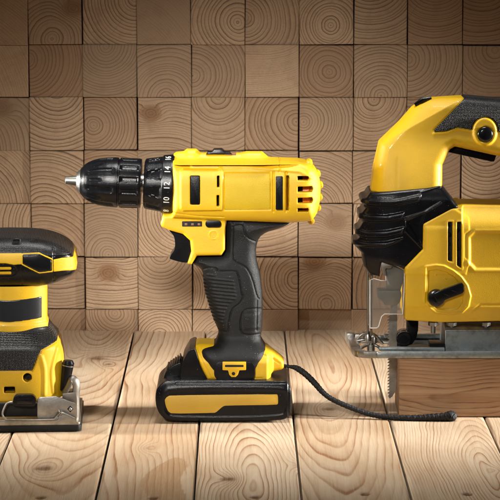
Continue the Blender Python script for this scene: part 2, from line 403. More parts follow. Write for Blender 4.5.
# ---------------------------------------------------------------- the wall of stacked timber ends
def build_wall():
    rows = [P(250, y, 0)[1] for y in (-8, 45, 97.5, 151, 204, 257.6, 310, 363)]
    cols = [-22, 31, 84.5, 138, 192, 245, 298.5, 352.5, 405.5, 460, 513]
    cols = [P(c, 250, 0)[0] for c in cols]
    px = 53.5
    xs = [cols[0]-px*k for k in range(12, 0, -1)]+cols+[cols[-1]+px*k for k in range(1, 13)]
    zs = [rows[0]+53*k for k in range(3, 0, -1)]+rows
    pith = {(0,0):(-.4,2.0),(0,1):(.45,.9),(0,2):(1.0,.1),(0,3):(-1,2.2),(0,4):(.9,.55),(0,5):(0,.5),(0,6):(.6,.6),(0,7):(.3,-.3),(0,8):(.5,-.2),(0,9):(.3,-.3),
            (1,0):(-1.5,1.5),(1,1):(0,.3),(1,2):(.45,0),(1,3):(.55,1.0),(1,4):(0,.6),(1,5):(.2,-1.5),(1,6):(.55,.5),(1,7):(.5,.95),(1,8):(.05,.25),(1,9):(.6,.1),
            (2,0):(-.2,1.0),(2,1):(.5,-.2),(2,2):(.15,.55),(2,3):(.4,2.2),(2,4):(.5,.02),(2,5):(.93,.5),(2,6):(.08,.45),(2,7):(.4,.05),
            (3,0):(-.2,1.1),(3,1):(.3,1.2),(3,2):(.5,1.3),(3,6):(.3,1.1),
            (4,1):(.2,1.2),(4,2):(.42,1.0),(4,3):(.85,.2),(4,5):(.2,-.8),(4,6):(.3,2.0),
            (5,2):(.5,-.8),(5,3):(.45,-.05),(5,5):(.95,.45),(5,6):(.5,.9),(5,7):(1.5,.7),
            (6,2):(.55,.05),(6,3):(.4,.55),(6,5):(-1,-1),(6,6):(-1.4,-1.2),(6,7):(-1,-.6)}
    knots = {(0,1):(.85,.3),(2,0):(.5,.2),(2,3):(.25,.3),(4,6):(.7,.35),(5,2):(.45,.3),(5,6):(.3,.08),(5,1):(.7,.2)}
    faint = {(0,0),(0,3),(1,0),(1,5),(6,5),(6,6),(6,7)}
    V = []; Fc = []; at = {k: [] for k in ('pith', 'seed', 'rings', 'knot', 'contrast')}
    R = random.Random(11)
    for j in range(len(zs)-1):
        for i in range(len(xs)-1):
            rr, cc = j-3, i-12
            jx = R.uniform(-.5, .5); jz = R.uniform(-.4, .4); g = R.choice((R.uniform(0.02, 0.2), R.uniform(0.1, 0.4), R.uniform(0.4, 0.75)))
            x0, x1 = xs[i]+g+jx, xs[i+1]-g+jx*.4; z1, z0 = zs[j]-g+jz, zs[j+1]+g+jz*.4
            yf = R.uniform(0, 3.0)*(1 if R.random() < .75 else 2.2); tiltx = R.uniform(-.006, .006)
            a = R.uniform(-.012, .012)
            nx_, nz_ = 6, 6; base = len(V); e = 0.7
            us = [0, e/53, .2, .4, .6, .8, 1-e/53, 1]
            bx, bz = (x0+x1)/2, (z0+z1)/2; chip = [R.uniform(0.3, 1.2) for _ in range(4)]
            for b_ in us:
                for a_ in us:
                    X = x0+(x1-x0)*a_; Z = z0+(z1-z0)*b_
                    edge = a_ in (0, 1) or b_ in (0, 1); corner = a_ in (0, 1) and b_ in (0, 1)
                    y = yf+(X-bx)*tiltx*2+(0.55 if edge else 0)+(chip[int(a_ > .5)*2+int(b_ > .5)]*1.6 if corner else 0)
                    V.append((bx+(X-bx)*math.cos(a)-(Z-bz)*math.sin(a), y, bz+(X-bx)*math.sin(a)+(Z-bz)*math.cos(a)))
            n = len(us)
            for q in range(n-1):
                for p in range(n-1):
                    k0 = base+q*n+p; Fc.append((k0, k0+1, k0+1+n, k0+n))
            ring_idx = [base+p for p in range(n)]+[base+q*n+n-1 for q in range(1, n)]+[base+(n-1)*n+p for p in range(n-2, -1, -1)]+[base+q*n for q in range(n-2, 0, -1)]
            bb = len(V)
            for k_ in ring_idx: V.append((V[k_][0], 120.0, V[k_][2]))
            L = len(ring_idx)
            for q in range(L): Fc.append((ring_idx[q], bb+q, bb+(q+1) % L, ring_idx[(q+1) % L]))
            u, v = pith.get((rr, cc)) or R.choice([(R.uniform(.0, 1), R.uniform(-.2, 1.2)), (R.uniform(0, 1), R.choice((-.9, 1.8))), (R.choice((-.6, 1.7)), R.uniform(0, 1))])
            pc = (xs[i]+53.5*u, zs[j]-53.2*v)
            kn = knots.get((rr, cc)) or ((R.uniform(.1, .9), R.uniform(.1, .9)) if (not (0 <= rr <= 6 and 0 <= cc <= 9) and R.random() < .15) else None)
            kc = (xs[i]+53.5*kn[0], zs[j]-53.2*kn[1]) if kn else (9000, 9000)
            sd = R.random(); ff = R.uniform(0.24, 0.34) * (1.5 if (rr, cc) in faint else 1); ct = 0.35 if (rr, cc) in faint else R.uniform(0.75, 1.1)
            for vv in V[base:]:
                at['pith'].append((vv[0]-pc[0], 0, vv[2]-pc[1])); at['knot'].append((vv[0]-kc[0], 0, vv[2]-kc[1]))
                at['seed'].append(sd); at['rings'].append(ff); at['contrast'].append(ct)
    o = mesh_obj('wall', V, Fc, M['end'], None, smooth=False)
    for k_, kind in (('pith', 'FLOAT_VECTOR'), ('knot', 'FLOAT_VECTOR'), ('seed', 'FLOAT'), ('rings', 'FLOAT'), ('contrast', 'FLOAT')):
        set_attr(o.data, k_, kind, at[k_])
    o['label'] = 'wall of stacked square timber ends with growth rings behind the tools'; o['category'] = 'wall'
    bk = Bag(); bk.box((0, 90, 200), (1720, 50, 420*1.1), 0); b = bk.build('backing', M['gap'], o, smooth=False)
build_wall()

# ---------------------------------------------------------------- plank table top
def vnoise(x, y, seed):
    xi = np.floor(x).astype(int); yi = np.floor(y).astype(int); fx = x-xi; fy = y-yi
    fx = fx*fx*(3-2*fx); fy = fy*fy*(3-2*fy)
    def h(a, b):
        q = np.sin(a*127.1+b*311.7+seed*74.7)*43758.5453; return q-np.floor(q)
    return (h(xi, yi)*(1-fx)+h(xi+1, yi)*fx)*(1-fy)+(h(xi, yi+1)*(1-fx)+h(xi+1, yi+1)*fx)*fy-0.5
def build_floor():
    yf = -674.0; seams500 = [-15.5, 95, 194, 302, 412, 522.7]
    sx = [P(s, 500, yf)[0] for s in seams500]
    while sx[0] > -760: sx.insert(0, sx[0]-random.uniform(74, 82))
    while sx[-1] < 760: sx.append(sx[-1]+random.uniform(74, 82))
    i0 = min(range(len(sx)), key=lambda i: abs(sx[i]-P(-15.5, 500, yf)[0]))
    def fl(px, py):                                   # floor point seen at that pixel
        v = (250-py)/F_PX; dy = -CAM_H*(_c+v*_s)/(v*_c-_s); y = dy+CAM_Y
        return (P(px, py, y)[0], y)
    knots = {0: [], 1: [(44, 468, 7, 1), (97, 358, 8, .8), (108, 364, 4, .7)], 2: [(148, 447, 4, .25)], 3: [(228, 479, 6, .9), (299, 465, 4, .5)],
             4: [(329, 409, 6, .8)], 5: [(498, 470, 3, .1)]}
    V = []; Q = []; A = {k: [] for k in ('ring', 'knotmask', 'seed', 'patch')}; base = 0
    for b in range(len(sx)-1):
        bi = b-i0+1; x0, x1 = sx[b]+0.5, sx[b+1]-0.7
        w_ = x1-x0; R = random.Random(100+bi)
        xs = np.concatenate([[x0, x0+.4, x0+1.2], np.linspace(x0+3, x1-3, int(w_/2.0)), [x1-1.2, x1-.4, x1]])
        ys = np.arange(-1250, 60, 2.5)
        X, Y = np.meshgrid(xs, ys, indexing='ij'); u = X-(x0+x1)/2
        lo = np.interp(np.minimum(X-x0, x1-X), [0, .4, 1.2], [-2.2, -0.7, 0])
        lift = R.uniform(-.5, .5)
        Z = lo+lift+0.25*vnoise(Y/90, u*0+bi, 5)+0.12*vnoise(Y/14, u/6, bi)-0.5
        Xs = X+(Y-yf)*-0.005
        # distance from the pith: rings of a flat-sawn board
        sets = {1: (8, 60, -.10, 0.22), 2: (-55, 55, .02, 0.22), 3: (6, 40, .075, 0.30), 4: (-4, 22, -.085, 0.17), 5: (16, 45, .06, 0.33), 0: (60, 30, .03, .3)}
        pc, d0, sl, fq = sets.get(bi, (R.uniform(-40, 40), R.uniform(20, 60), R.uniform(-.1, .1), R.uniform(.17, .32)))
        yy = Y+400
        cx = pc+14*vnoise(Y/210, u*0, 20+bi)+5*vnoise(Y/70, u*0, 31+bi)
        dd = d0+sl*yy+22*vnoise(Y/260, u*0, 40+bi)
        if bi == 4: dd = 0.085*np.sqrt((Y+215)**2+55**2)+9*vnoise(Y/150, u*0, 3)
        if bi == 2: dd = d0+8*vnoise(Y/120, u*0, 3)
        if bi == 5: dd = 0.11*np.sqrt((Y+610)**2+35**2)+3*vnoise(Y/90, u*0, 3); cx = 24+6*vnoise(Y/90, u*0, 3)
        if bi == 3: dd = 6+0.10*np.sqrt((Y+640)**2+60**2)+6*vnoise(Y/120, u*0, 8)
        r = np.sqrt((u-cx)**2+dd**2)+2.4*vnoise(Y/85, u/16, 60+bi)+0.7*vnoise(Y/24, u/9, 80+bi)
        ring = r*fq*1.3; km = np.zeros_like(r); pat = np.zeros_like(r)
        ks = [(fl(a, c_)+(s_, m_)) for a, c_, s_, m_ in knots.get(bi, [])]
        if bi not in knots:
            for _ in range(R.randint(1, 3)):
                ks.append(((x0+x1)/2+R.uniform(-25, 25), R.uniform(-900, -20), R.uniform(4, 8), R.uniform(.4, 1)))
        for kx, ky, ks_, m_ in ks:
            dx = Xs-kx; dyk = Y-ky
            e2 = (dx/(ks_*2.0))**2+(dyk/(ks_*4.2))**2
            ring = ring+4.2*np.exp(-e2)*(1 if R.random() < .6 else -1)*min(1, ks_/6)
            e1 = np.sqrt((dx/ks_)**2+(dyk/(ks_*1.15))**2)+0.35*vnoise(dx/3, dyk/3, 9)
            km = np.maximum(km, np.clip(m_*np.clip(1.3-e1, 0, 1)**0.7*1.15, 0, 1))
            km = np.maximum(km, m_*0.40*np.exp(-((dx/(ks_*1.6))**2+(dyk/(ks_*3.0))**2)))
        if bi == 2:
            cxp, cyp = fl(168, 475)
            e = np.abs((Xs-cxp)/15+0.3*np.sin(Y/26))**2+((Y-cyp+20)/82)**2+0.5*vnoise(Y/30, u/10, 4)
            pat = np.clip((1-e)*9, 0, 1); ring = ring*(1-.0*pat)
        # nail heads / small dark chips near the front
        for nx_, ny_ in ((40, 497), (153, 497), (255, 497), (365, 494), (468, 494)):
            fx, fy = fl(nx_, ny_)
            en = np.sqrt(((Xs-fx)/3.6)**2+((Y-fy)/4.5)**2); km = np.maximum(km, np.clip((1.2-en)*3, 0, 1)*1.0)
            Z = Z-0.9*np.clip((1.2-en)*3, 0, 1)
        nx, ny = X.shape
        V.append(np.stack([Xs.ravel(), Y.ravel(), Z.ravel()], 1))
        ii = np.arange(nx*ny).reshape(nx, ny)
        q = np.stack([ii[:-1, :-1], ii[1:, :-1], ii[1:, 1:], ii[:-1, 1:]], -1).reshape(-1, 4)+base
        Q.append(q)
        for k_, dat in (('ring', ring), ('knotmask', km), ('seed', np.full_like(r, R.random())), ('patch', pat)): A[k_].append(dat.ravel())
        base += nx*ny
        # side skirts
        for col, sgn in ((0, 1), (nx-1, -1)):
            e = ii[col]; p = np.stack([Xs[col], Y[col], Z[col]-16], 1); V.append(p); n = len(e); j = np.arange(n)+base
            qq = np.stack([e[:-1]+base-nx*ny, e[1:]+base-nx*ny, j[1:], j[:-1]], 1); Q.append(qq if sgn > 0 else qq[:, ::-1])
            for k_, dat in (('ring', ring[col]), ('knotmask', km[col]), ('seed', np.full(n, .3)), ('patch', pat[col])): A[k_].append(dat)
            base += n
    o = mesh_obj('floor', np.concatenate(V), np.concatenate(Q), M['plank'], None)
    for k_ in A: set_attr(o.data, k_, 'FLOAT', np.concatenate(A[k_]))
    o['kind'] = 'structure'
    g = Bag(); g.box((0, -600, -14), (1500, 1300, 4), 0); g = g.build('gap_underlay', M['gap'], o, smooth=False)
build_floor()

# ================================================================ CORDLESS DRILL
def capsule_poly(x0, x1, z0, z1, n=8):
    r = (z1-z0)/2; o = []
    for k in range(n+1): a = -math.pi/2+math.pi*k/n; o.append((x1-r+r*math.cos(a), (z0+z1)/2+r*math.sin(a)))
    for k in range(n+1): a = math.pi/2+math.pi*k/n; o.append((x0+r+r*math.cos(a), (z0+z1)/2+r*math.sin(a)))
    return o
def rrect(x0, z0, x1, z1, r, n=4):
    if x0 > x1: x0, x1 = x1, x0
    if z0 > z1: z0, z1 = z1, z0
    o = []
    for cx, cz, a0 in ((x1-r, z1-r, 0), (x0+r, z1-r, 90), (x0+r, z0+r, 180), (x1-r, z0+r, 270)):
        for k in range(n+1): a = math.radians(a0+90*k/n); o.append((cx+r*math.cos(a), cz+r*math.sin(a)))
    return o
def prect(a, b, c, d, y, r=1.0):
    p, q = P(a, b, y), P(c, d, y); return rrect(p[0], p[1], q[0], q[1], r)
def circ(px, py, y, r, n=32):
    c = P(px, py, y); return [(c[0]+r*math.cos(2*math.pi*k/n), c[1]+r*math.sin(2*math.pi*k/n)) for k in range(n)]

YD = -383.0                                            # depth of the drill's centre plane
def build_drill():
    t = thing('cordless_drill', 'yellow and black cordless drill standing upright on its battery between the other two tools', 'drill', (P(222, 422, YD-36)[0], YD, 0))
    yF = YD-29; hb = 29
    # --- motor housing with trigger guard
    top = PL([(173.5,214),(173.5,154),(176,152),(184,151),(187,148.6),(196,148.6),(201,152.5),(240,152.5),(246.5,151.2),(262,151.2),(268.5,157),(276,158.6),(298,160.6),(308,162.5),(314,166),(318.5,173),(320.3,184),(319.8,198),(316.5,211),(311,218.5),(300,219.5),(290,221.5),(255,219),(228,217.5)], YD)
    lobe = PL([(163,215),(176,214.2),(178,205),(226,205),(225.2,250),(221.5,255.6),(197,256),(191.5,265),(187.2,264.2),(191.2,252),(190,240.8),(183,234.4),(170.4,230.8),(161.5,227),(160.3,224)], YD-18)
    xs = [p[0] for p in top+lobe]; zs = [p[1] for p in top+lobe]
    g = Grid(min(xs), max(xs), 32, min(zs), max(zs), YD, 0.62)
    ztop = P(0, 152, YD)[1]; zmid = P(0, 184, YD)[1]
    barrel_top = P(0, 160, YD)[1]
    h = 29-20*sstep(barrel_top-1.0, barrel_top+3.0, g.Z)     # narrow spine along the top
    d_top = g.poly(top)
    xr = P(296, 190, YD)[0]
    h = h-9*sstep(xr, xr+22, g.X)**2
    body = g.ext(d_top, h, 8.0)
    # real barrel rounding: an elliptic section
    rz = (P(0,157,YD)[1]-P(0,219,YD)[1])/2; zc = (P(0,157,YD)[1]+P(0,219,YD)[1])/2
    q = (np.abs(m3(g.Z-zc)/(rz+2.5))**2.7+np.abs(g.Y/29.5)**2.7)**(1/2.7)
    body = smax(body, np.where(m3(g.Z) < barrel_top-1, (q-1)*26, -9).astype(np.float32), 1.0)
    lb = g.ext(g.poly(lobe), 19.0, 3.0)
    f = smin(body, lb, 2.5)
    front = np.where(g.Y < 0, 1.0, 1.0)
    yf = YD-29
    # raised chuck-side panel and seams
    pan = g.poly(PL([(180,171),(183,169),(217,169.5),(221,166.5),(222.5,170),(222.5,211),(183,211.5),(180,209)], yf))
    f = f-m3(1.7*(1-sstep(-1.2, 0.6, pan)))
    sand = g.poly(PL([(223.5,172.5),(270.5,172.5),(271.5,210.5),(223.5,211)], yf))
    f = f+m3(0.9*(1-sstep(-0.8, 0.5, sand)))
    ridge = g.line(PL([(192,166.5),(240,167),(300,171.5),(311,178)], yf)); f = f-m3(0.9*bump(ridge, 2.2))
    f = f+m3(0.9*bump(g.line(PL([(279,159),(279.5,168)], YD)), 0.9))
    for a in (273.5, 286.2): f = f+m3(1.1*bump(g.line(PL([(a,173),(a,212)], yf)), 1.4))
    seam = g.line(PL([(173,213.5),(200,217),(224,218)], yf)); f = f+m3(0.5*bump(seam, 0.9))
    # vents through the shell
    for a, b, c, d in ((217,175.5,219.4,187.3),(216.7,195,219.2,206.3)):
        f = np.maximum(f, -np.maximum(m3(g.poly(prect(a,b,c,d,yf,0.4))), -(np.abs(g.Y)-20)))
    f = np.maximum(f, -np.maximum(m3(g.poly(prect(286.3,176,289,211,yf,0.4))), -(np.abs(g.Y)-18)))
    for b, d in ((175.8,180.2),(186.2,192.0),(197.4,203),(208,212)):
        x1 = 313 if 180 < b < 205 else 309
        f = np.maximum(f, -np.maximum(m3(g.poly(PL([(297.6,b),(x1-1,b),(x1,(b+d)/2),(x1-1.2,d),(297.6,d)], yf+3))), -(np.abs(g.Y)-16)))
    cav = g.poly(prect(293,176,310.5,210,YD-14,4)); f = np.maximum(f, -np.maximum(m3(cav), np.abs(g.Y)-20.0).astype(np.float32))
    # flat seat for the controls and ring mark
    f = f-m3(0.5*bump(g.line(circ(213.5,235,YD-19,3.6), True), 0.6)*1.0)
    f = f-m3(0.4*bump(g.line(PL([(213,232.6),(213,237),(214.6,237)], YD-19)), 0.5))
    # pockets for the black inserts
    f = np.maximum(f, -np.maximum(m3(g.poly(prect(190,175.5,200,204.5,yf,1))), -(np.abs(g.Y)-26.5)))
    body_o = nets(g, f, 'motor_housing', M['yellow'], t)
    b = Bag()
    for a, c in ((309.5,162.5),(317.5,173.5),(320,184.5),(319.5,196.5),(318,207),(311.5,220)):
        p = P(a, c, YD); b.lathe([(-9,0.5),(-8.4,2.2),(-6,3.0),(6,3.0),(8.4,2.2),(9,0.5)], (p[0]-0.4, YD, p[1]), (0,1,0), 20)
    b.build('rear_lug', M['yellow'], body_o)
    b = Bag(); p = P(222, 150, YD)
    b.slab(PL([(206,153.5),(208,151.5),(212,151.2),(214,148.8),(222,148.6),(225,151.2),(230,151.5),(233,153.5)], YD), YD-7, YD+7, 0.8)
    b.build('speed_selector', M['black'], t)
    b = Bag(); b.slab(prect(226,151.9,236,155,YD,0.5), YD-6, YD+6, 0.6); b.build('selector_base', M['lamp_off'], t)
    # motor seen through the vents
    b = Bag(); p = P(303.5, 195, YD-14)
    b.lathe([(0,18.8),(5,18.8),(7,16),(8,13.5),(9,12)], (P(302.6,194,YD-14)[0], YD, P(0,194,YD-14)[1]), (1,0,0), 36)
    b.build('motor_winding', M['copper'], t)
    b = Bag(); b.slab(prect(304.5,184,309.6,205,YD-16,1), YD-17.5, YD-10, 1.0); b.build('motor_winding', M['copper'], t)
    b = Bag(); b.lathe([(0,17),(6.6,17)], (P(295,194,YD-14)[0], YD, P(0,194,YD-14)[1]), (1,0,0), 36); b.build('motor_core', M['gap'], t)
    for a in ((223.8,173,270.2,210),):
        g2 = Grid(P(223,0,yf)[0], P(272,0,yf)[0], 31, P(0,212,yf)[1], P(0,171,yf)[1], YD, 0.62)
        q2 = (np.abs(m3(g2.Z-zc)/(rz+2.5))**2.7+np.abs(g2.Y/29.5)**2.7)**(1/2.7)
        ff = np.maximum((q2-1)*26+0.35, m3(g2.poly(PL([(224.2,173.2),(270,173.2),(270.8,209.9),(224.2,210.3)], yf))))
        nets(g2, ff.astype(np.float32), 'textured_panel', M['yellow_sand'], t)
    for a in ((190.6,176.2,199.4,204),(275.8,176.4,282.6,209.8)):
        b = Bag(); b.slab(prect(*a, yf-1.5, 0.7), yf-2.4, YD-20, 0.7)
        if a[0] > 250: b = Bag(); b.slab(prect(*a, yf-1.5, 0.7), yf-1.0, YD-20, 0.7)
        b.build('grip_insert', M['black'], t)
    yl = YD-19
    b = Bag(); b.slab(prect(182,221.2,202,226.4,yl,0.6), yl-0.6, yl+3, 0.3); ind = b.build('charge_indicator', M['gap'], t)
    for a in (186,192.5,199): b = Bag(); b.slab(prect(a-1.3,223.2,a+1.3,225.2,yl,0.2), yl-0.9, yl, 0.1); b.build('indicator_light', M['lamp_off'], ind)
    b = Bag(); b.slab(prect(205.4,220.2,221.2,226.8,yl,2.4), yl-2.6, yl+3, 1.0); b.build('direction_button', M['black'], t)
    b = Bag(); b.slab(prect(215.5,174.5,220.5,207.5,yf,.4), YD-23.5, YD-22, 0.2); b.build('vent_shade_slab', M['gap'], t)  # dark slab added inside the slots, stands in for their shade
    # trigger
    tp = catmull(PL([(169.5,229.5),(173.6,236),(175,243),(174.2,250),(170.2,256.5),(171.5,259.5),(188,262.5),(193,252),(192,238),(184,231)], YD-12), 5, True)
    b = Bag(); b.slab(tp, YD-12, YD+12, 3.0, 4); b.build('trigger', M['gloss'], t)

    # --- handle
    hl = [(228.5,217.5,YD-15),(290.5,221.8,YD-8),(288,226),(280.8,229.4),(266.4,233.6),(259.2,239),(256,248.8),(256.2,261.6),(260.4,277.6),(262.6,296.8),(262.8,318),(262.2,332),(260.5,340),(263,346),(266,352,YD-22),(263.6,365,YD-29),(256,379,YD-29),(214.8,379,YD-29),(207.5,372,YD-29),(200.5,360,YD-27),(200.3,349),(206,346.5),(215,345.5),(217.2,340),(218.8,333.6),(215.2,325.6),(208.8,306.4),(204,288.8),(203.4,277),(200.2,269.6),(190,264.3),(193,262.5),(197,256),(221.6,256),(225,250.4),(226,222)]
    hp = PL(hl, YD-17)
    hp = chaikin(hp, 1, 0.22)
    xs = [p[0] for p in hp]; zs = [p[1] for p in hp]
    g = Grid(min(xs), max(xs), 30, min(zs), max(zs), YD, 0.58)
    z1 = P(0,336,YD-17)[1]; z2 = P(0,360,YD-27)[1]
    h = 17.5+11.5*sstep(z1, z2, g.Z)**0.9
    h = h+2.2*sstep(P(0,240,YD)[1], P(0,215,YD)[1], g.Z)
    f = g.ext(g.poly(hp), h, 11.0)
    yh = YD-18
    grip = catmull(PL([(203.5,270),(209,268),(216,268.6),(219,271.5),(233,271.5),(238,275),(241.5,292),(242.5,298),(239,304),(232,310),(229,322),(228.5,330),(225,332.5),(219,330)], yh), 5)
    dg = g.poly(grip+PL([(190,335),(190,265)], yh))
    inside = 1-sstep(-0.8, 0.6, dg)
    f = f+m3(0.75*bump(g.line(grip), 0.95))
    gx = P(206,0,yh)[0]
    zz = (g.Z+0.10*(g.X-gx)-P(0,273,yh)[1])/3.05
    rib = 0.5-0.5*np.cos(2*np.pi*zz)
    xl = P(229.5,0,yh)[0]
    f = f-m3(0.75*inside*rib*(1-sstep(-6.0, -4.0, dg+0*g.X))*1.0)
    for ln in ([(233,226.5),(232.5,256),(236,262),(246,268),(252,280),(256.5,296),(259,300)], [(233,226.5),(235,224.5),(243,224.5),(244.5,231),(248,238),(255,242)], [(257,300),(256.5,331)], [(263,310),(250,309),(243,312),(240.5,322),(241.5,332),(247,335),(261,335)]):
        f = f+m3(0.75*bump(g.line(catmull(PL(ln, yh), 5)), 0.95))
    f = f-m3(0.5*(1-sstep(-3, 0, g.poly(PL([(243,314),(262,312),(262,331),(243,331)], yh)))))
    nets(g, f, 'handle', M['rubber'], t)

    # --- foot of the handle
    yq = YD-27
    fp = chaikin(PL([(194.4,348.5),(199,346.5),(262,347,YD-10),(272,353,YD-15),(280,359,YD-15),(284,363,YD-15),(284,369,YD-15),(281,374),(271.5,376),(270.5,382),(208.5,382),(201,368)], yq), 1, .15)
    xs = [p[0] for p in fp]; zs = [p[1] for p in fp]
    g = Grid(min(xs), max(xs), 29, min(zs), max(zs), YD, 0.6)
    h = 14+12.8*sstep(P(0,341,YD-17)[1], P(0,364,YD-27)[1], g.Z)**0.9-14*sstep(P(267,0,yq)[0], P(275,0,yq)[0], g.X)
    h = np.maximum(h, 13)
    f = g.ext(g.poly(fp), h, 3.0)
    f = f+m3(0.8*bump(g.line(PL([(196.5,350),(211,378.5),(262,378.5)], yq)), 0.9))
    f = f+m3(0.8*bump(g.line(PL([(264,353),(280,364)], YD-15)), 0.9))
    foot = nets(g, f, 'foot', M['yellow'], t)
    hp2 = chaikin(PL([(192.6,349),(188.5,351),(182,363),(180,382.5),(209.5,382.5),(201,368),(195,349)], yq), 1, .12)
    b = Bag(); b.slab(hp2, YD-27.4, YD+27.4, 2.2, 3); b.build('battery_dock', M['black'], t)
    # clip on the front of the foot
    yk = YD-29.5
    b = Bag(); b.slab(prect(214,362,255,380.2,yk,5.5), yk-0.4, yk+6, 0.5); b.build('clip_recess', M['black'], foot)
    b = Bag(); b.slab(PL([(222.5,361.8),(246,361.8),(246,369.8),(239.5,370),(237.8,374.5),(235.5,376.8),(231.5,376.8),(229.3,374.5),(228,370),(222.5,369.8)], yk), yk-1.8, yk+2, 0.5)
    hk = b.build('belt_hook_mount', M['yellow'], foot)
    b = Bag(); b.slab(prect(225,364.4,243.6,366.6,yk,0.4), yk-2.0, yk, 0.1); b.slab(circ(233.5,373.2,yk,1.5,16), yk-2.0, yk, 0.1); b.build('slot', M['gap'], hk)

    # --- battery
    yb = YD-36
    bp = PL([(152,398),(152.6,390),(156,384.5),(163,378.5),(172,377.5),(286,378.5),(290,381),(292.4,385),(292.4,404),(291.5,415.5),(288,419.5),(281,422.6),(172,422.9),(164,420.6),(157.5,415),(153.6,408)], yb)
    bp = chaikin(bp, 1, .2)
    zt = P(0,383.5,yb)[1]
    xs = [p[0] for p in bp]; zs = [p[1] for p in bp]
    g = Grid(min(xs), max(xs), 37, min(zs), max(zs), YD, 0.6)
    d2 = g.poly(bp)
    f = g.ext(d2, 36.0, 2.6)
    inner = chaikin(PL([(163.5,403),(165.5,394.5),(172,390),(281,390),(287,393.5),(287,410),(281,416.8),(172,417.5),(165,412.5)], yb), 2, .25)
    di = g.poly(inner)
    f = f+m3(3.0*sstep(0.5, 9.5, di)**1.3)          # the shell falls back towards its rim
    f = f+m3(0.7*(1-sstep(-1.0, 0.4, di)))
    f = f+m3(0.8*bump(g.line(PL([(288.6,380),(288.6,417)], yb)), 1.0))
    f = f+m3(0.6*bump(g.line(PL([(176,383.8),(286,383.8)], yb)), 0.9))
    low = g.poly(PL([(165,414),(216,414.6),(223,413),(236,406.8),(286,406),(286,411),(280,414.8),(240,416),(170,416)], yb)); 
    bat = nets(g, f, 'battery', M['black'], t)
    st = PL([(165.6,405.5),(164.6,400),(167,396.8),(170.6,395.4),(276.4,394.2),(278,395.2),(278.2,403.4),(276.8,405),(225.5,405.6),(222.4,406.8),(216.6,412),(214.4,413),(171.6,413.8),(168,411.4)], yb)
    b = Bag(); b.slab(chaikin(st, 1, .2), yb+0.1, yb+3, 0.35); b.build('stripe', M['yellow_paint'], bat)
    b = Bag()
    pl = PL([(164.5,374.5),(168,369),(173,365.5),(179.5,362.5),(182.5,364),(181.5,379),(163,380)], YD-16)
    b.slab(chaikin(pl, 1, .2), YD-16, YD+16, 1.4, 3)
    for k in range(6):
        p = P(168+2.4*k, 372.6-1.75*k, YD-16); b.box((p[0], YD, p[1]+1.2), (1.1, 30, 4.2), 0.35, Matrix.Rotation(math.radians(-16), 3, 'Y'))
    b.build('release_latch', M['black'], bat)

    # --- chuck and torque ring turn about one axis
    A = Vector((P(65,180.4,YD)[0], YD, P(65,180.4,YD)[1])); B_ = Vector((P(173,184.6,YD)[0], YD, P(173,184.6,YD)[1]))
    ax = (B_-A).normalized(); Lp = (B_-A).length; k_ = Lp/108.0
    u = Vector((0,-1,0)); v = ax.cross(u)                       # u towards the camera
    def turned(name, prof, fn, mat, parent, seg=180, sub=10):
        R_ = []
        for (t0, r0), (t1, r1) in zip(prof[:-1], prof[1:]):
            n_ = max(1, int(abs(t1-t0)*k_/0.8))
            for q in range(n_): R_.append((t0+(t1-t0)*q/n_, r0+(r1-r0)*q/n_))
        R_.append(prof[-1]); V = []; Fq = []
        for tt, rr in R_:
            for q in range(seg):
                a = 2*math.pi*q/seg; r = max(0.05, rr*k_-fn(tt, a))
                V.append(tuple(A+ax*tt*k_+(u*math.cos(a)+v*math.sin(a))*r))
        for i in range(len(R_)-1):
            for q in range(seg): Fq.append((i*seg+q, i*seg+(q+1) % seg, (i+1)*seg+(q+1) % seg, (i+1)*seg+q))
        Fq = np.array(Fq)
        o = mesh_obj(name, V, Fq, mat, parent); o.data.set_sharp_from_angle(angle=math.radians(40)); return o
    ss = lambda a, b, x: float(sstep(a, b, np.float64(x)))
    def flute(t, a):
        d = 0.0
        m = ss(20, 27, t)*(1-ss(47, 51, t)); ph = (a*8/(2*math.pi)+0.25) % 1
        d += 1.5*m*(1-ss(.10, .20, abs(ph-.5)))
        m2 = ss(55, 58, t)*(1-ss(72, 74, t)); ph = (a*12/(2*math.pi)) % 1
        d += 1.5*m2*(1-ss(.14, .24, abs(ph-.5)))
        m3_ = ss(24, 28, t)*(1-ss(34, 38, t)); ph = (a*8/(2*math.pi)+0.75) % 1
        d += 0.8*m3_*(1-ss(.05, .12, abs(ph-.5)))
        return d
    prof = [(15.5,0.1),(15.5,12.5),(17,14.2),(19,16.6),(23,19.3),(28,21.7),(34,23.4),(42,24.6),(50,25.1),(53,25.0),(53.6,23.6),(54.6,23.6),(55.2,25.0),(60,25.0),(74,24.9),(76.2,24.3),(76.4,20),(76.4,0.1)]
    ch = turned('chuck', prof, flute, M['black'], t)
    b = Bag(); b.lathe([(0,0.4),(0.3*k_,2.4),(1*k_,3.2),(11*k_,4.4),(17*k_,4.6)], A, ax, 24); b.build('drive_jaw', M['steel'], ch)
    b = Bag(); b.lathe([(11.5*k_,4),(11.8*k_,7.6),(13*k_,8.3),(15.8*k_,10.6),(17*k_,11.2)], A, ax, 48); b.build('nose_ring', M['steel'], ch)
    b = Bag(); b.lathe([(70*k_,8.2),(90*k_,8.2)], A, ax, 32); b.build('spindle', M['steel'], t)
    def notch(t, a):
        ph = ((a+0.16)*9/(2*math.pi)) % 1; w_ = .13+.10*(t-79)/14
        m = ss(81, 83.5, t)*(1-ss(95, 97, t))
        d = 1.7*m*(1-ss(w_, w_+.08, abs(ph-.5)))
        return d
    ring = turned('torque_ring', [(79.3,0.1),(79.3,22.8),(80.2,24.8),(82,25.4),(90,26.6),(97,27.8),(98,29.2),(107,30.3),(108.6,30.0),(109.2,28.6),(109.2,0.1)], notch, M['black'], t)
    ncol = M['white']
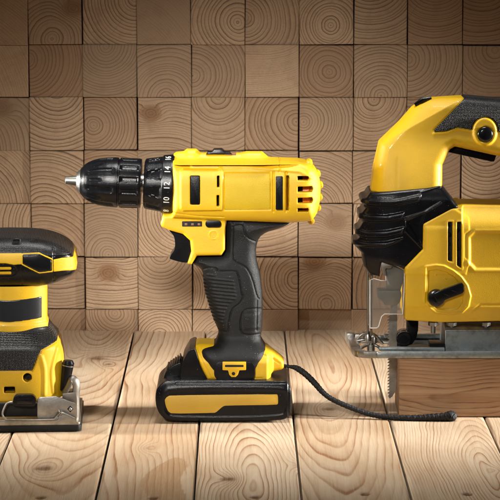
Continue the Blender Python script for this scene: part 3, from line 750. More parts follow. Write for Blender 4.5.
    for txt, ang in (('16', -67), ('14', -36), ('12', -4.5), ('10', 25), ('8', 54)):
        cu = bpy.data.curves.new('numeral', 'FONT'); cu.body = txt; cu.size = 7.0*S; cu.align_x = 'CENTER'; cu.align_y = 'CENTER'; cu.extrude = 0.12*S
        tmp = bpy.data.objects.new('numeral', cu); C.objects.link(tmp); bpy.context.view_layer.update()
        me = bpy.data.meshes.new_from_object(tmp.evaluated_get(bpy.context.evaluated_depsgraph_get())); bpy.data.objects.remove(tmp)
        a = math.radians(ang); nrm = u*math.cos(a)-v*math.sin(a)*(-1)
        # make 'ang' grow downwards in the photo
        down = Vector((0,0,-1)); tang = (-u*math.sin(a)+v*math.cos(a))
        if v.z > 0: nrm = u*math.cos(a)-v*math.sin(a); tang = (-u*math.sin(a)-v*math.cos(a))
        xdir = -tang; zdir = nrm; ydir = zdir.cross(xdir)
        pos = A+ax*103.0*k_+nrm*(29.85*k_+0.05)
        Mx = Matrix((xdir, ydir, zdir)).transposed().to_4x4(); Mx.translation = (pos-origin_of(ring))*S
        me.transform(Mx); me.materials.clear(); me.materials.append(ncol); me.name = 'numeral'
        link(bpy.data.objects.new('numeral', me), ring)
    # --- wrist cord hanging from the foot and lying on the planks
    path = [(270,362,YD-2),(280,365.2,YD-3),(290,366.6,YD-3),(297,368.3,YD-4),(306,374.6,YD-6),(315,383.5,YD-8),(322,391.5,YD-11),(330,398,YD-13),(342,404,YD-16),(356,409.6,YD-19),(371,414.4,YD-21),(388,417.2,YD-24),(405,418.6,YD-27),(422,418.3,YD-28),(434,417.6,YD-28),(447,417.6,YD-28),(452,417.6,YD-28)]
    pts = []
    for a, b_, y in path:
        p = P(a, b_, y); pts.append((p[0], y, max(p[1], 2.2)))
    pts = catmull(pts, 26)
    rad = []
    for i in range(len(pts)):
        s_ = i/(len(pts)-1); r = 2.1
        r = np.interp(s_, [0,.12,.2,.3,.4,.72,.8,.86,.93,.97,1], [1.4,1.4,2.6,2.6,2.2,2.3,2.7,3.1,3.6,4.5,4.3])
        rad.append(float(r*(1+0.05*math.sin(i*0.7))))
    rad[-1] = 4.3; e = pts[-1]
    for dx, r_ in ((.5, 4.3), (1.2, 4.15), (2.0, 3.8), (2.8, 3.2), (3.4, 2.5), (3.9, 1.6), (4.15, 0.5)): pts.append((e[0]+dx, e[1], e[2])); rad.append(r_)
    nb = len(pts)-7; pts = [(p[0], p[1], max(p[2], (rad[i] if i < nb else 4.3)*0.9)) for i, p in enumerate(pts)]
    b = Bag(); b.tube(pts, rad, 24, 1.0, 0.055); b.build('wrist_cord', M['cord'], t)
build_drill()

# ================================================================ JIGSAW ON A TIMBER BLOCK
YJ = -357.0
def build_block():
    yf = -397.0; x0 = P(399, 390, yf)[0]; x1 = x0+330; zt = P(0, 358.5, yf)[1]
    xs = [x0, x0+.5, x0+1.4]+list(np.linspace(x0+6, x1-1.4, 60))+[x1-.5, x1]
    zs = [0.4, 0.8, 1.6]+list(np.linspace(4, zt-1.6, 22))+[zt-.6, zt]
    ys = [yf, yf+.5, yf+1.4]+list(np.linspace(yf+6, yf+68, 18))+[yf+69.4, yf+70]
    bm = bmesh.new(); vm = {}
    def vert(i, j, k):
        key = (i, j, k)
        if key not in vm:
            x, y, z = xs[i], ys[j], zs[k]
            e = [i in (0, len(xs)-1), j in (0, len(ys)-1), k in (0, len(zs)-1)]
            if sum(e) >= 2:
                if e[0]: x += 0.45*(1 if i == 0 else -1)
                if e[1]: y += 0.45*(1 if j == 0 else -1)
                if e[2]: z += 0.45*(1 if k == 0 else -1)
            vm[key] = bm.verts.new((x, y, z))
        return vm[key]
    nx, ny, nz = len(xs), len(ys), len(zs)
    for i in range(nx-1):
        for k in range(nz-1):
            for j in (0, ny-1): bm.faces.new((vert(i,j,k), vert(i+1,j,k), vert(i+1,j,k+1), vert(i,j,k+1)))
        for j in range(ny-1):
            for k in (0, nz-1): bm.faces.new((vert(i,j,k), vert(i+1,j,k), vert(i+1,j+1,k), vert(i,j+1,k)))
    for j in range(ny-1):
        for k in range(nz-1):
            for i in (0, nx-1): bm.faces.new((vert(i,j,k), vert(i,j+1,k), vert(i,j+1,k+1), vert(i,j,k+1)))
    bmesh.ops.recalc_face_normals(bm, faces=bm.faces)
    co = np.array([v.co[:] for v in bm.verts])
    b = Bag(); b.merge(bm)
    o = b.build('timber_block', plank('block_pine', (9, 40, 420), ((0.54, 0.36, 0.21), (0.37, 0.20, 0.10), (0.17, 0.07, 0.03)), 0.9), None)
    me = o.data; co = np.empty(len(me.vertices)*3, np.float32); me.vertices.foreach_get('co', co); co = co.reshape(-1, 3)/S
    x, y, z = co[:, 0], co[:, 1], co[:, 2]
    zz = z-20-8*vnoise(x/60, z*0, 3); dd = 14+0.05*np.abs(x-(x0+75))+0.35*(y-yf)
    r = np.sqrt(zz**2*1.3+dd**2)+2.0*vnoise(x/40, z/9, 7)+0.8*vnoise(x/14, z/4, 17)
    set_attr(me, 'ring', 'FLOAT', r*0.36); set_attr(me, 'seed', 'FLOAT', np.full(len(x), .43))
    set_attr(me, 'knotmask', 'FLOAT', 0.30*np.clip(vnoise(x/22, z/2.2, 15)*3-.75, 0, 1)+0.25*np.exp(-((x-x0)/9)**2)*np.clip(vnoise(x/4, z/8, 5)+.5, 0, 1))
    set_attr(me, 'patch', 'FLOAT', 0.3+0*x)
    o['label'] = 'short reddish pine block lying under the jigsaw with the blade at its left end'; o['category'] = 'wood block'
    return x0, zt
def build_jigsaw():
    x0, zt = build_block()
    t = thing('jigsaw', 'yellow and black electric jigsaw standing on a pine block, cut off by the right edge', 'jigsaw', (P(450, 0, YJ)[0], YJ, zt))
    yf = YJ-34
    # --- lower yellow housing
    c = YJ
    bd = PL([(405,320.5),(405.5,268),(423.2,249.6),(423.8,224),(451,209.4),(455,203,c),(461,201.6,c),(560,203,c),(660,205,c),(664,240,c),(660,300),(640,322),(500,322),(442,323.4),(408,321.5)], yf)
    g = Grid(bd[0][0], P(664,0,c)[0], 35, P(0,323.5,yf)[1], P(0,201,c)[1], YJ, 0.62)
    h = 34-13*(sstep(P(0,232,yf)[1], P(0,206,yf)[1], g.Z)**1.6)
    h = h-4.0*sstep(P(0,306,yf)[1], P(0,324,yf)[1], g.Z)
    h = np.maximum(h, 33.4*(1-sstep(P(465,0,yf)[0], P(470,0,yf)[0], g.X))*(g.Z > P(0,285,yf)[1]))
    f = g.ext(g.poly(bd), h, 1.6)
    hexp = g.poly(PL([(420,226),(454,208),(469.4,218),(469.7,230.5),(465.2,234),(465.2,257),(470,263),(466,275),(400,275),(400,266)], yf))
    f = f-m3(0.5*(1-sstep(-.9, .4, hexp)))
    rec = g.poly(PL([(469.8,237.5),(475.3,232.3),(620,232),(628,238),(628,262),(620,269),(475.7,269.2),(469.8,263)], yf))
    f = f+m3(1.6*(1-sstep(-1.2, .5, rec)))
    f = f-m3(0.35*bump(rec-1.6, 1.6))
    dial = [(424.4,303.5),(425.5,266.5),(436,265),(444,266),(453,270.5),(461,277),(467,285.5),(470,296),(468,306),(462,312.8),(450,314.2),(436,312.8)]
    dd = g.poly(PL(dial, yf))
    f = f-m3(1.0*bump(dd, 1.4))
    inn = g.poly(PL([(427.5,301),(428.5,270.5),(437,269.5),(447,272),(455,277.5),(461,285),(463.6,294),(462.5,303),(458,309),(449,310.4),(437,309)], yf))
    f = f+m3(1.8*(1-sstep(-.8, .5, inn)))
    for a in ((436,275,1.1),(446,279,1.2),(461,303,1.0),(455.5,276,1.3),(465,287,1.3)): f = f-m3(0.8*bump(g.line(PL([(a[0],a[1]),(a[0]+.01,a[1])], yf)), a[2]))
    f = f+m3(0.5*bump(g.line(PL([(472,312),(480,305),(640,305)], yf)), 1.2))
    for a in ([(448,222),(452.4,222),(452.4,262.2),(448,260.5)], [(457,222),(461.4,222),(461.4,268.5),(457,265.5)]):
        f = np.maximum(f, -np.maximum(m3(g.poly(PL(a, yf))), -(np.abs(g.Y)-24)))
        f = f-m3(0.35*bump(g.poly(PL(a, yf))-.8, 0.9))
    body = nets(g, f, 'motor_housing', M['yellow'], t)
    b = Bag()
    for z in range(10): p = P(455, 224+4.6*z, YJ-26); b.lathe([(0,1.4),(2,1.9),(3,1.4)], (P(450.5+((z*7)%3-1)*.8+(9 if z % 2 else 0),0,YJ-26)[0], YJ-30.2, p[1]), (0,-1,0), 10)
    b.build('inner_winding', M['black'], body)
    b = Bag(); b.slab(PL([(446,220),(463,220),(463,270),(446,264)], yf), yf+4.2, yf+5.4, 0.2); b.build('vent_shade_slab', M['gap'], body)  # near-black sheet behind the slots paints their inside as shaded
    # --- orbital lever
    b = Bag(); p = P(436.6, 298.4, yf-3)
    b.lathe([(-4,7.4),(1.2,7.4),(2.6,6.8),(3.2,5.4),(3.3,0.2)], (p[0], yf-0.5, p[1]), (0,-1,0), 40)
    b.slab(chaikin(PL([(433,294),(440,290.5),(462,282.6),(463.6,284.5),(464,291.5),(462.5,293.4),(446,299.5),(438,304)], yf-4), 1, .15), yf-4.6, yf-0.6, 0.9)
    lev = b.build('orbit_lever', M['gloss'], t)
    b = Bag()
    for a in ((444,294,449,299),(451.5,290.4,456,295.2)): b.tube([(P(a[0],a[1],yf-5)[0], yf-4.6, P(a[0],a[1],yf-5)[1]),(P(a[2],a[3]-3,yf-5)[0], yf-4.6, P(a[2],a[3]-3,yf-5)[1])], 0.35, 6)
    p = P(436.6, 298.4, yf-3); b.lathe([(0,3.4),(.7,3.2),(.8,.2)], (p[0], yf-3.6, p[1]), (0,-1,0), 24)
    b.build('lever_mark', M['black'], lev)

    # --- black front boot with ridges
    gp = PL([(368.9,189),(362.5,198.4),(362.3,203.2),(364.2,204.8),(361.2,209.0),(360,216.2),(361.7,218.9),(357.9,225.6),(357.2,231.4),(359,233.4),(354.9,238.4),(354.3,243.2),(361.6,250),(363,263),(368.2,270.2),(379.4,276,c-20),(381,262,c-30),(406,269.5,yf),(410,270.5,yf),(428,254,yf),(428.5,229,yf),(447,216,yf),(452.5,207,c),(455,201.5,c),(452.5,198.8,c),(440,182.5,c)], c)
    g = Grid(P(353,0,c)[0], P(471,0,c)[0], 35, P(0,286,yf)[1], P(0,181,c)[1], YJ, 0.58)
    xl = P(352,0,c)[0]; R = 40.0
    hh = 32.6*np.sqrt(np.clip(1-((xl+R-np.minimum(g.X, xl+R))/(R+3))**2, 0.06, 1))
    hh = hh-3*sstep(P(0,196,c)[1], P(0,184,c)[1], g.Z)
    hh = hh-5*sstep(P(0,250,c)[1], P(0,274,c)[1], g.Z)*(1-sstep(P(385,0,c)[0], P(410,0,c)[0], g.X))
    f = g.ext(g.poly(gp), hh, 2.6)
    ym = YJ-30
    # four swept ridges: wedge-shaped ribs in front view
    for rid in ([(356,204),(372,206.5),(392,206),(418.5,200.5),(421,196),(421.5,193.6),(398,198.6),(372,199.8),(356,198)],
                [(354,220),(372,222.5),(390,221.2),(402,218.5),(404.5,211.5),(386,215),(370,215.5),(354,213)],
                [(352,236.5),(368,238.8),(386,237.4),(402,233.2),(404,226.4),(386,230.4),(368,232),(352,229.5)],
                [(350,248),(366,247.5),(384,247),(400,240),(404,237),(386,241.5),(368,243),(350,241)]):
        dr = g.poly(PL(rid, ym)); f = f-m3(2.6*(1-sstep(-1.3, .4, dr)))
    for ln in ([(404.5,219),(405.5,231),(423,249)], [(404.5,219),(424,213),(441,203)], [(421,193),(440,187)]):
        f = f-m3(0.8*bump(g.line(PL(ln, yf)), 1.2))
    f = f+m3(0.8*(1-sstep(-1.5, .5, g.poly(PL([(406,221),(440,204),(426,212),(422,224),(422,247)], yf)))))
    nets(g, f, 'front_boot', M['black'], t)

    # --- upper housing and handle
    up = PL([(370.4,204),(370.2,190),(373,168),(379.2,141.5),(399.5,121),(411.5,106.5),(419,101.2),(430,97.2),(462,96.2),(500,99.6),(560,107),(630,120),(655,145),(668,190),(668,215),(604,215),(600,190),(590,172),(560,164),(497,154.2),(453.5,144.8),(448.6,147.6),(441,162.5),(440.3,184),(444,204)], c)
    g = Grid(P(369,0,c)[0], P(668,0,c)[0], 31, P(0,215,c)[1], P(0,95,c)[1], YJ, 0.62)
    xl = P(370,0,c)[0]
    h = 29.5*np.sqrt(np.clip(1-((xl+34-np.minimum(g.X, xl+34))/40)**2, .05, 1))
    h = smin(h, 20+10*sstep(P(0,128,c)[1], P(0,196,c)[1], g.Z)+0*g.X, 9.0)
    # the sloping upper facet
    a, b_ = P(379,146,c-24), P(463,98,c-20)
    dx, dz = b_[0]-a[0], b_[1]-a[1]; L = math.hypot(dx, dz)
    dist = ((g.Z-a[1])*dx-(g.X-a[0])*dz)/L
    h = h-np.clip(dist, 0, 30)*0.75*(1-sstep(P(455,0,c)[0], P(475,0,c)[0], g.X))
    h = np.maximum(h, 7)
    f = g.ext(g.poly(up), h, 9.0)
    f = f+m3(1.0*bump(g.line(PL([(434,130),(463,100)], c-18)), 0))if False else f
    yh = YJ-20
    ring_o = [(484.8+12.4*math.cos(2*math.pi*k/36), 131.6+14.2*math.sin(2*math.pi*k/36)) for k in range(36)]
    ring_i = [(484.8+8.3*math.cos(2*math.pi*k/36), 134.2+8.3*math.sin(2*math.pi*k/36)) for k in range(36)]
    ro = g.poly(PL(ring_o, yh)); f = f-m3(2.2*(1-sstep(-1.6, .6, ro)))
    f = f+m3(1.0*(1-sstep(-.6, .4, g.poly(PL(ring_i, yh)))))
    f = f-m3(0.8*bump(g.line(catmull(PL([(434,133.5),(447,132.5),(457,128.6),(472,130.6)], yh), 4)), 1.6))
    f = f+m3(0.2*bump(g.line(PL([(398,160),(397,192)], c-29)), 2.5))
    gr_px = [(464,92),(560,98),(640,112),(640,146),(560,138),(500,131.5),(484,131),(471,129.4),(457,127.2),(447,131),(435,132),(433.6,130)]
    gr = g.poly(PL(gr_px[:0]+[(464.5,97,c-10),(470,80,c),(560,86,c),(645,100,c),(650,150),(560,140),(500,131.5),(484,131),(471,129.4),(457,127.2),(447,131),(435,132),(433.8,130)], yh))
    grip = np.maximum(f-0.9, m3(gr)); grip = np.maximum(grip, m3(-(ro-0.4)))
    f2 = f+m3(0.6*bump(g.poly(PL([(464.5,97,c-10),(470,80,c),(560,86,c),(645,100,c),(650,150),(560,140),(500,131.5),(484,131),(471,129.4),(457,127.2),(447,131),(435,132),(433.8,130)], yh)), 0.8))
    hd = nets(g, f2, 'handle', M['yellow'], t)
    nets(g, grip.astype(np.float32), 'rubber_grip', M['dots'], hd)
    b = Bag(); p = P(485, 134.2, yh); b.lathe([(-5,6.7),(1.4,6.7),(2.6,5.8),(3.2,4),(3.4,.2)], (p[0], yh-0.4, p[1]), (0,-1,0), 40); b.build('lock_button', M['gloss'], hd)
    b = Bag(); b.slab(PL([(447,152),(453,142),(500,150),(497,154),(494.2,161.8),(491,161.6)], YJ-8), YJ-8.5, YJ+8.5, 1.0); b.build('trigger', M['black'], t)
    b = Bag(); b.tube([(P(414.5,104.5,c)[0], YJ-6, P(0,104.6,c)[1]),(P(422,99.8,c)[0], YJ-6, P(0,99.9,c)[1]),(P(431,97.4,c)[0], YJ-6, P(0,97.6,c)[1])], [1.5,2.4,1.2], 10, 1.5); b.build('speed_wheel', M['black'], hd)

    # --- sole plate
    zb = zt+0.3; X = lambda px, y: P(px, 345, y)[0]
    xa = X(356, -397); xb = x0+225
    b = Bag()
    b.slabz([(x0-1,-395),(xb,-395),(xb,-319),(x0-1,-319)], zb, zb+2.0, 0.4)
    b.slabz([(xa+16,-395),(x0+2,-395),(x0+2,-385),(xa+16,-383)], zb, zb+2.0, 0.4)
    b.slabz([(xa-2,-331),(x0+2,-331),(x0+2,-319),(xa-4,-319)], zb, zb+2.0, 0.4)
    prof = [(-398.2,zb+6.0),(-398.8,zb+3),(-398.4,zb+0.4),(-396.5,zb-.2),(-394,zb+.6),(-394.4,zb+2.2),(-396.4,zb+2.2),(-396.6,zb+6)]
    bm = bmesh.new(); xs = [xa+18, xa+24, xb]
    R_ = [[bm.verts.new((x, p[0], p[1]-(1.5 if i == 0 and p[1] > zb+3 else 0))) for p in prof] for i, x in enumerate(xs)]
    for i in range(2):
        for k in range(8): bm.faces.new((R_[i][k], R_[i][(k+1) % 8], R_[i+1][(k+1) % 8], R_[i+1][k]))
    bm.faces.new(R_[0]); bm.faces.new(R_[-1][::-1]); bmesh.ops.recalc_face_normals(bm, faces=bm.faces); b.merge(bm)
    b.slabz([(x0-30,-321),(xb,-321),(xb,-318),(x0-30,-318)], zb+1, zb+5, 0.5)
    plate = b.build('sole_plate', M['zinc'], t)
    # upturned left end and its cast arms
    b = Bag()
    b.slabz(chaikin([(xa-6,-319),(xa-4,-336),(xa-3,-378),(xa-.5,-393),(xa+8,-398.5),(xa+19,-398.5),(xa+19,-394),(xa+9,-392),(xa+5,-384),(xa+4.5,-336),(xa+8,-328),(xa+8,-319)], 1, .2), zb, zb+5.6, 1.0)
    b.slabz([(xa-6.5,-320),(xa-5,-332),(xa+1,-332),(xa+2,-320)], zb+1, zb+9, 1.2)
    b.slabz([(xa+2,-321),(xa+10,-321),(xa+10,-329),(xa+2,-329)], zb+3, zb+7.5, 1.0)
    b.build('toe_bracket', M['steel'], plate)
    def cas(name, mat, par, seqs, r):
        b = Bag()
        for sq in seqs:
            b.tube(catmull([(P(q[0], q[1], q[2])[0], q[2], P(q[0], q[1], q[2])[1]) for q in sq], 5), r, 10)
        return b.build(name, mat, par)
    arm = cas('clamp_arm', M['steel'], plate, [[(357,341,-350),(361,335.5,-354),(368,332.6,-357),(375,335,-357),(380,341,-357),(383,344,-357)], [(360,349,-380),(365,346,-376),(371,344.4,-374),(377,346,-374),(382,350,-378)], [(357,341,-350),(366,339.4,-357),(377,338.6,-357)]], 1.3)
    b = Bag()
    for (px, py, y, r, hh_) in ((368,334.5,-360,2.9,6.0),(371,345.5,-376,3.2,6.5),(374.5,338,-366,1.9,5.0)):
        p = P(px, py, y); b.lathe([(-hh_,r*.7),(-hh_+.5,r),(0,r),(.6,r*.85),(.7,r*.5),(2.2,r*.45),(2.6,.2)], (p[0], y, p[1]), (0,0,1), 20)
    b.build('clamp_screw', M['steel'], arm)
    for a in ((379,347.5,444,350,-388),(384,334.5,443,337,-325),(380,341.5,402,343,-345)):
        b = Bag(); p, q = P(a[0],a[1],a[4]), P(a[2],a[3],a[4]); b.box(((p[0]+q[0])/2, a[4], (p[1]+q[1])/2), (q[0]-p[0], 6, abs(p[1]-q[1])+.8), 0.5); b.build('guide_rail', M['zinc'], plate)
    ct = P(0,327,-384)[1]
    b = Bag(); xc = X(445,-384)
    bm = bmesh.new(); pr = [(-390,zb+2),(-386.6,zb+3.2),(-385,ct-3),(-382,ct),(-332,ct),(-328,zb+2)]
    R_ = [[bm.verts.new((x, p[0], p[1])) for p in pr] for x in (xc, xb-10)]
    for k in range(6): bm.faces.new((R_[0][k], R_[0][(k+1) % 6], R_[1][(k+1) % 6], R_[1][k]))
    bm.faces.new(R_[0]); bm.faces.new(R_[1][::-1]); bmesh.ops.recalc_face_normals(bm, faces=bm.faces)
    bmesh.ops.bevel(bm, geom=list(bm.edges), offset=.8, segments=3, affect='EDGES', clamp_overlap=True); b.merge(bm)
    b.build('mounting_channel', M['zinc'], plate)
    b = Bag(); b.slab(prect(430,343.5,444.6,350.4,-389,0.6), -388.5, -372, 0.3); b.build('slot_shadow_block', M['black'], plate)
    for a in (433.5, 452, 486):
        b = Bag(); p = P(a, 324.5, -384); b.lathe([(-5,2.0),(1.2,2.0),(1.6,4.4),(4.5,4.4),(5,3.6)], (p[0], -381, p[1]-3), (0,0,1), 6); b.build('channel_bolt', M['steel'], plate)

    # --- blade, its clamp and the roller
    yB = YJ
    teeth = []; zt0, zt1 = 312, 398; n = 27
    for k in range(n):
        py = zt0+(zt1-4-zt0)*k/n; teeth += [(389.6, py), (387.4, py+2.2), (389.4, py+2.7)]
    poly = PL([(390.5,296),(390.2,311)]+teeth+[(388.2,396),(389.5,398.5),(392,396.6),(395.6,391),(396.4,380),(397.2,320),(397,296)], yB)
    b = Bag(); b.slab(poly, yB-0.7, yB+0.7, 0); b.build('saw_blade', M['steel'], t, smooth=False)
    b = Bag()
    b.slab(PL([(386.8,281),(384.5,266),(388,263),(404,270.5),(402.5,283),(400,293),(386.6,293)], yB-6), yB-6, yB+6, 1.0)
    b.slab(PL([(377.5,290),(400.5,290),(401.8,295),(400,302),(396.5,305.5),(384.5,305),(382,301),(377.8,299)], yB-8), yB-9, yB+7, 1.4)
    cl = b.build('blade_clamp', M['dark_steel'], t)
    b = Bag(); b.lathe([(0,4.2),(18,4.2)], (P(394,0,yB)[0], yB, P(0,296,yB)[1]), (0,0,1), 24); b.build('plunger', M['dark_steel'], cl)
    b = Bag(); b.slab(PL([(407,318),(418.6,318),(418.2,330),(416.4,338),(412,344.5),(405,346),(404,336),(407,332)], YJ-6), YJ-7, YJ+7, 1.2); rg = b.build('roller_arm', M['black'], t)
    b = Bag(); p = P(404.2, 339.6, YJ-10); b.lathe([(0,5.6),(.8,6.6),(4,6.6),(4.6,4.5),(8,4.3),(8.6,6.6),(17,6.6),(17.5,5.6)], (p[0], YJ-9.5, p[1]), (0,1,0), 32); b.build('roller', M['gloss'], rg)
    b = Bag(); b.lathe([(0,.2),(.1,3.6),(.5,3.4),(.6,.2)], (p[0], YJ-10.0, p[1]), (0,1,0), 20); b.build('roller_pin', M['black'], rg)
    # --- clear guard and its wire
    yg = YJ-22
    gpx = [(370,280),(374,278.5),(381,280.5),(386,280.5),(384.5,262.5),(391,262.5),(404.6,270),(404.4,283),(402.6,314),(384.5,314),(381.5,316.5),(378.6,326.5),(376.5,328),(370,328),(370,300)]
    b = Bag(); b.slab(PL(gpx, yg), yg, yg+1.6, 0.3, 1)
    xg = P(369.6,300,yg)[0]; b.box((xg, yg+13, P(0,304,yg)[1]), (1.4, 22, 38), 0.3)
    gd = b.build('blade_guard', M['clear'], t)
    edge = [(p[0], yg-0.1, p[1]) for p in PL(gpx, yg)]
    b = Bag(); b.tube([edge[i] for i in (4,5,6,7,8,9,10,11,12,13)], 0.5, 8); b.tube([edge[i] for i in (14,0,1,2,3,4)], 0.45, 8); b.tube([edge[13], edge[14]], 0.45, 8)
    b.build('guard_rim', M['rim'], gd)
    b = Bag()
    b.slab(chaikin(PL([(380,261.5),(383.5,259.8),(388,262),(393,264.5),(391,268.5),(385,268),(387,275),(383.5,276),(381,268)], yg-2), 1, .2), yg-3, yg+2, 0.7)
    b.build('guard_hinge', M['dark_steel'], gd)
    cas('guard_wire', M['dark_steel'], t, [[(371.4,262,YJ-14),(371.2,336,YJ-17)], [(367.6,262,YJ-10),(367.6,334,YJ-14)]], 0.9)
build_jigsaw()

# ================================================================ PALM SANDER
def build_sander():
    YS = -403.0; cx = 8.0
    t = thing('palm_sander', 'yellow and black palm sander with dotted rubber top, cut off by the left edge', 'sander', (P(cx, 0, YS)[0], YS, 0))
    mir = lambda pts: pts+[(2*cx-p[0],)+tuple(p[1:]) for p in reversed(pts)]
    fr = YS-36
    hp = PL(mir([(8,232.4),(30,232.8),(45,234.4),(57,237.8),(66,242.2),(72.8,247.8),(76.2,253.6),(77,259),(76.8,266,YS-10),(73.6,273,YS-18),(63,280.5,YS-28),(50.4,286.6,fr),(40,288.5,fr),(20,289.5,fr)]), YS)
    g = Grid(min(p[0] for p in hp), max(p[0] for p in hp), 47, min(p[1] for p in hp), max(p[1] for p in hp), YS, 0.62)
    h = 46-6*sstep(P(0,262,fr)[1], P(0,287,fr)[1], g.Z)
    dpoly = g.poly(chaikin(hp, 1, .22))
    f = g.ext(dpoly, h, 17.0)
    xc = P(cx,0,YS)[0]
    ell = (np.abs(m3(g.X-xc)/60.0)**3.0+np.abs(g.Y/47.0)**3.0)**(1/3.0)
    f = smax(f, ((ell-1)*40).astype(np.float32), 2.0)
    yp = YS-41
    band = g.poly(PL([(51.5,259.6),(60,258.4),(74,255,YS-20),(90,251,YS),(90,267.5,YS),(74,268.5,YS-20),(60,271.4),(51.5,272)], yp))
    band2 = g.poly(PL([(-90,252.6),(20,252.6),(20.2,263.6),(12,264),(4,262.4),(-90,262.4)], yp))
    hexo = g.poly(PL([(19.6,252.8),(37.4,252),(51,258.6),(51.2,272),(37.6,273.6),(20,264)], yp))
    hexi = g.poly(PL([(21.2,254),(37.2,253.6),(49.8,259.8),(50,270.6),(37.8,272),(21.2,263)], yp))
    oval = g.poly([tuple(q) for q in capsule_poly(P(-60,0,yp)[0], P(11.5,0,yp)[0], P(0,276.4,yp)[1], P(0,263.6,yp)[1])])
    bars = np.minimum(g.poly(prect(-20,266.2,10,269,yp,.6)), g.poly(prect(-20,271,10,274,yp,.6)))
    yel = np.minimum(np.minimum(band, band2), np.maximum(hexo, -hexi))
    front = m3(np.minimum(band2, np.minimum(hexo, bars)))
    f0 = f+m3(0.8*(1-sstep(-.8, .4, oval)))
    f0 = f0+m3(0.7*bump(g.line(PL([(51.8,249),(51.8,282)], yp)), 1.3))
    f0 = f0+m3(0.6*bump(g.line(PL([(20,266),(20,285)], yp)), 1.0))
    f0 = f0+m3(1.4*(1-sstep(-.6, .3, g.poly(prect(11.5,239.2,19,243,YS-32,.6)))))*(g.Y < -22)
    f0 = f0+m3(0.6*bump(g.line(PL([(30,240.5),(37,240.5)], YS-32)), 1.0))*(g.Y < -22)
    lowr = P(0,271,yp)[1]
    seam = P(0,256,yp)[1]
    top = np.maximum(f0, m3(seam-g.Z)); lowp = np.maximum(f0, m3(g.Z-seam))
    shell = nets(g, np.maximum(f0+0.15, m3(g.Z-seam)).astype(np.float32), 'head_shell', M['black'], t)
    nets(g, top.astype(np.float32), 'palm_grip', M['dots'], t)
    ye = np.minimum(yel, np.maximum(bars, oval))
    nets(g, np.maximum(f-0.35, m3(ye)).astype(np.float32), 'head_stripe', M['yellow'], t)
    nets(g, np.maximum(f-0.6, m3(hexi+.3)).astype(np.float32), 'switch_cover', M['gloss'], t)
    # --- neck
    g = Grid(P(-34,0,YS)[0], P(50,0,YS)[0], 33, P(0,329,YS)[1], P(0,282,YS)[1], YS, 0.6)
    npoly = g.poly(PL([(48,278),(48,327),(2*cx-48,327),(2*cx-48,278)], YS))
    ell = ((np.abs(m3(g.X-xc)/32.6)**2.6+np.abs(g.Y/32.0)**2.6)**(1/2.6)-1)*32
    f = np.maximum(ell, m3(npoly)).astype(np.float32)
    f = f-m3(1.0*(1-sstep(0, 2.5, g.Z-P(0,319,YS)[1])))
    neck = nets(g, f, 'neck', M['yellow'], t)
    lab = g.poly(PL([(40.5,297.4),(8,299.8),(-25,297.4),(-25,318.6),(8,321.6),(40.5,318.6)], YS-28))
    nets(g, np.maximum(np.maximum(f-0.4, m3(lab)), g.Y+0*m3(g.X)).astype(np.float32), 'label', M['label'], neck)
    # --- lower housing
    lf = YS-40
    lp = PL(mir([(8,321.5),(47.6,321.5),(50.6,324),(57.5,333),(60.8,342),(63.9,351),(65.6,371),(64.8,388,YS-20),(62.5,400,YS-30)]), YS)
    g = Grid(min(p[0] for p in lp), max(p[0] for p in lp), 44, min(p[1] for p in lp), max(p[1] for p in lp), YS, 0.62)
    h = 31.5+10.5*sstep(P(0,319,YS)[1], P(0,350,YS-34)[1], g.Z)
    f = g.ext(g.poly(chaikin(lp, 1, .2)), h, 3.0)
    ax_, ay_ = 47.0, 43.5
    ell = (np.abs(m3(g.X-xc)/ax_)**5+np.abs(g.Y/ay_)**5)**(1/5)
    f = smax(f, ((ell-1)*42).astype(np.float32), 3.0)
    hz = m3(sstep(P(0,350,YS-34)[1], P(0,322,YS)[1], g.Z))
    ell2 = (np.abs(m3(g.X-xc)/(33+14*(1-hz)))**2.8+np.abs(g.Y/(32.2+12*(1-hz)))**2.8)**(1/2.8)
    f = smax(f, ((ell2-1)*36).astype(np.float32), 2.0)
    blk_px = [(39.5,350.4),(37,355),(30.5,370.6),(2*cx-30.5,370.6),(2*cx-37,355),(2*cx-39.5,350.4),(-70,340),(-70,305),(90,305),(90,333),(61,342)]
    bp_ = g.poly(PL(blk_px, YS-40))
    black = np.maximum(f-0.6, m3(bp_+.3)).astype(np.float32)
    fy = f+m3(0.7*bump(bp_, 1.0))
    for ln in ([(40,357),(43,371),(43,395)], [(56,350),(50.5,372),(52,394)]): fy = fy-m3(0.7*bump(g.line(catmull(PL(ln, lf), 5)), 2.4))
    fy = np.maximum(fy, -np.maximum(m3(g.poly(circ(25.8,377.4,lf,3.7))), -(np.abs(g.Y)-34)))
    fy = np.maximum(fy, -np.maximum(m3(g.poly(prect(2*cx-13.6,386.4,13.6,392.6,lf,.8))), -(np.abs(g.Y)-30)))
    fy = fy+m3(0.8*bump(g.line(PL([(36,356),(30.5,370)], lf)), 1.0))
    lo = nets(g, fy, 'lower_housing', M['yellow'], t)
    nets(g, black, 'rubber_collar', M['dots'], lo)
    b = Bag(); p = P(25.8,377.4,lf); b.lathe([(0,3),(1,3),(1.2,1.2),(0.4,1.0)], (p[0], YS-35, p[1]), (0,-1,0), 20); b.box((xc, YS-31.5, P(0,389.5,lf)[1]), (28, 3, 12), .2); b.build('screw_and_slot_shade', M['gap'], lo)  # screw in the hole, plus a dark box painting the slot's shade
    # --- platen, clamps
    xr = P(78,0,YS-48)[0]; xw = xr-xc
    b = Bag(); b.slabz(rrect(xc-xw, YS-50, xc+xw, YS+50, 4), 0, P(0,426,YS-50)[1], 0.8); b.build('sanding_pad', M['rubber'], t)
    zp = P(0,426,YS-50)[1]
    b = Bag(); b.slabz(rrect(xc-xw+1, YS-49, xc+xw-1, YS+49, 3), zp, zp+2.2, 0.4)
    yb = YS-49.5
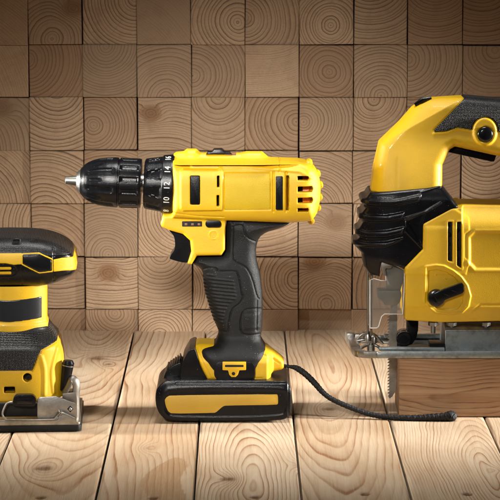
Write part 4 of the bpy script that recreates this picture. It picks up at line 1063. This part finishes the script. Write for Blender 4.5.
    b.slab(PL([(2*cx-77,425),(77.6,425),(77.6,419.6),(64,412.4),(61.6,412.8),(57.6,416),(54.6,420),(2*cx-54.6,420),(2*cx-57.6,416),(2*cx-64,412.4),(2*cx-77.6,419.6)], yb), yb, yb+2.0, 0.5)
    pl = b.build('platen', M['steel'], t)
    yc = YS-46.5
    brs = []
    for s in (1, -1):
        b = Bag(); q = lambda L: [((x if s > 0 else 2*cx-x), y) for x, y in L]
        b.slab(PL(q([(38.6,419),(38.6,399.4),(41,397.6),(57.4,396.8),(61.6,398.6),(76,404),(77.6,406.4),(77.4,419.4),(60,419)]), yc), yc, yc+2.2, 0.6); brs.append(b.build('clamp_bracket', M['steel'], pl))
    for s, br in zip((1, -1), brs):
        b = Bag(); b.slab(PL([((71.5 if s > 0 else 2*cx-71.5)+a_, 409.8+c_) for a_, c_ in ((0,-3.4),(3.1,0),(0,3.4),(-3.1,0))], yc-.6), yc-.5, yc+.5, 0.1); b.build('bracket_hole', M['gap'], br)
    b = Bag(); p = P(71.5,409.8,yc); b.lathe([(0,1.5),(.4,1.2),(.5,.1)], (p[0], yc-.6, p[1]), (0,-1,0), 12); b.build('rivet', M['steel'], brs[0])
    b = Bag(); b.slab(PL([(2*cx-38,417),(38.6,417),(38.6,404),(2*cx-38,404)], yc+1.5), yc+2.4, yc+6, 0.2); b.build('clamp_shade_slab', M['gap'], pl)  # dark slab standing in for the shaded void between the brackets
    b = Bag(); b.slab(chaikin(PL([(13.6,405.6),(14.6,397.4),(18,394.6),(33.6,394.6),(36.6,397.4),(37.4,401),(35.4,406.8)], yc-3), 1, .15), yc-4.5, yc+2, 1.2)
    cp = b.build('paper_clip', M['black'], pl)
    b = Bag(); b.slab(prect(18,399,33,404,yc-5,.6), yc-5, yc-3, 0.4); b.build('clip_rib', M['gloss'], cp)
    b = Bag()
    w = lambda L: catmull([(P(a_, c_, yb-1.6)[0], yb-1.6, P(a_, c_, yb-1.6)[1]) for a_, c_ in L], 5)
    b.tube(w([(13.6,401.6),(9,402.6),(6,406.6),(3.6,414),(6.6,418.8),(12,419.8),(54,419.9),(58,416.6),(61,412.6)]), 0.7, 8)
    b.tube(w([(59.4,410.6),(61.4,415),(64,413.6),(76,419)]), 0.6, 8)
    b.build('clip_wire', M['steel'], pl)
    # --- lever and hook at the right side
    b = Bag(); p, q = P(70.2,364,YS-30), P(66.4,391,YS-30)
    b.tube([(p[0], YS-30, p[1]), (q[0], YS-30, q[1])], [5.2, 3.6], 20); b.tube([(p[0]+.1, YS-30, p[1]+2.6), (p[0], YS-30, p[1])], [4.0, 5.3], 20)
    lv = b.build('clamp_lever', M['black'], t)
    b = Bag()
    b.tube([(p[0]-.2, YS-30, p[1]-1.2), (p[0]-.35, YS-30, p[1]-2.0)], 5.35, 20); b.build('lever_ring', M['steel'], lv)
    b = Bag(); ws = lambda L, y: catmull([(P(a_, c_, y)[0], y, P(a_, c_, y)[1]) for a_, c_ in L], 5)
    b.tube(ws([(66,394),(70,386),(73,380),(77,381.6),(78.4,388),(77.6,398),(77.8,412),(77.2,424)], YS-34), 1.5, 10, 2.5)
    b.slab(PL([(64,394),(77.6,393),(78.6,400),(78.4,420),(70,403),(64,399)], YS-38), YS-38, YS-20, 0.8)
    b.build('side_hook', M['dark_steel'], lv)
    t.rotation_euler = (0, 0, math.radians(2.8)); t.location.x -= 0.6*S
    for o in t.children:
        if o.name.split('.')[0] in ('platen', 'sanding_pad', 'clamp_lever'): o.location.x -= 2.8*S
build_sander()
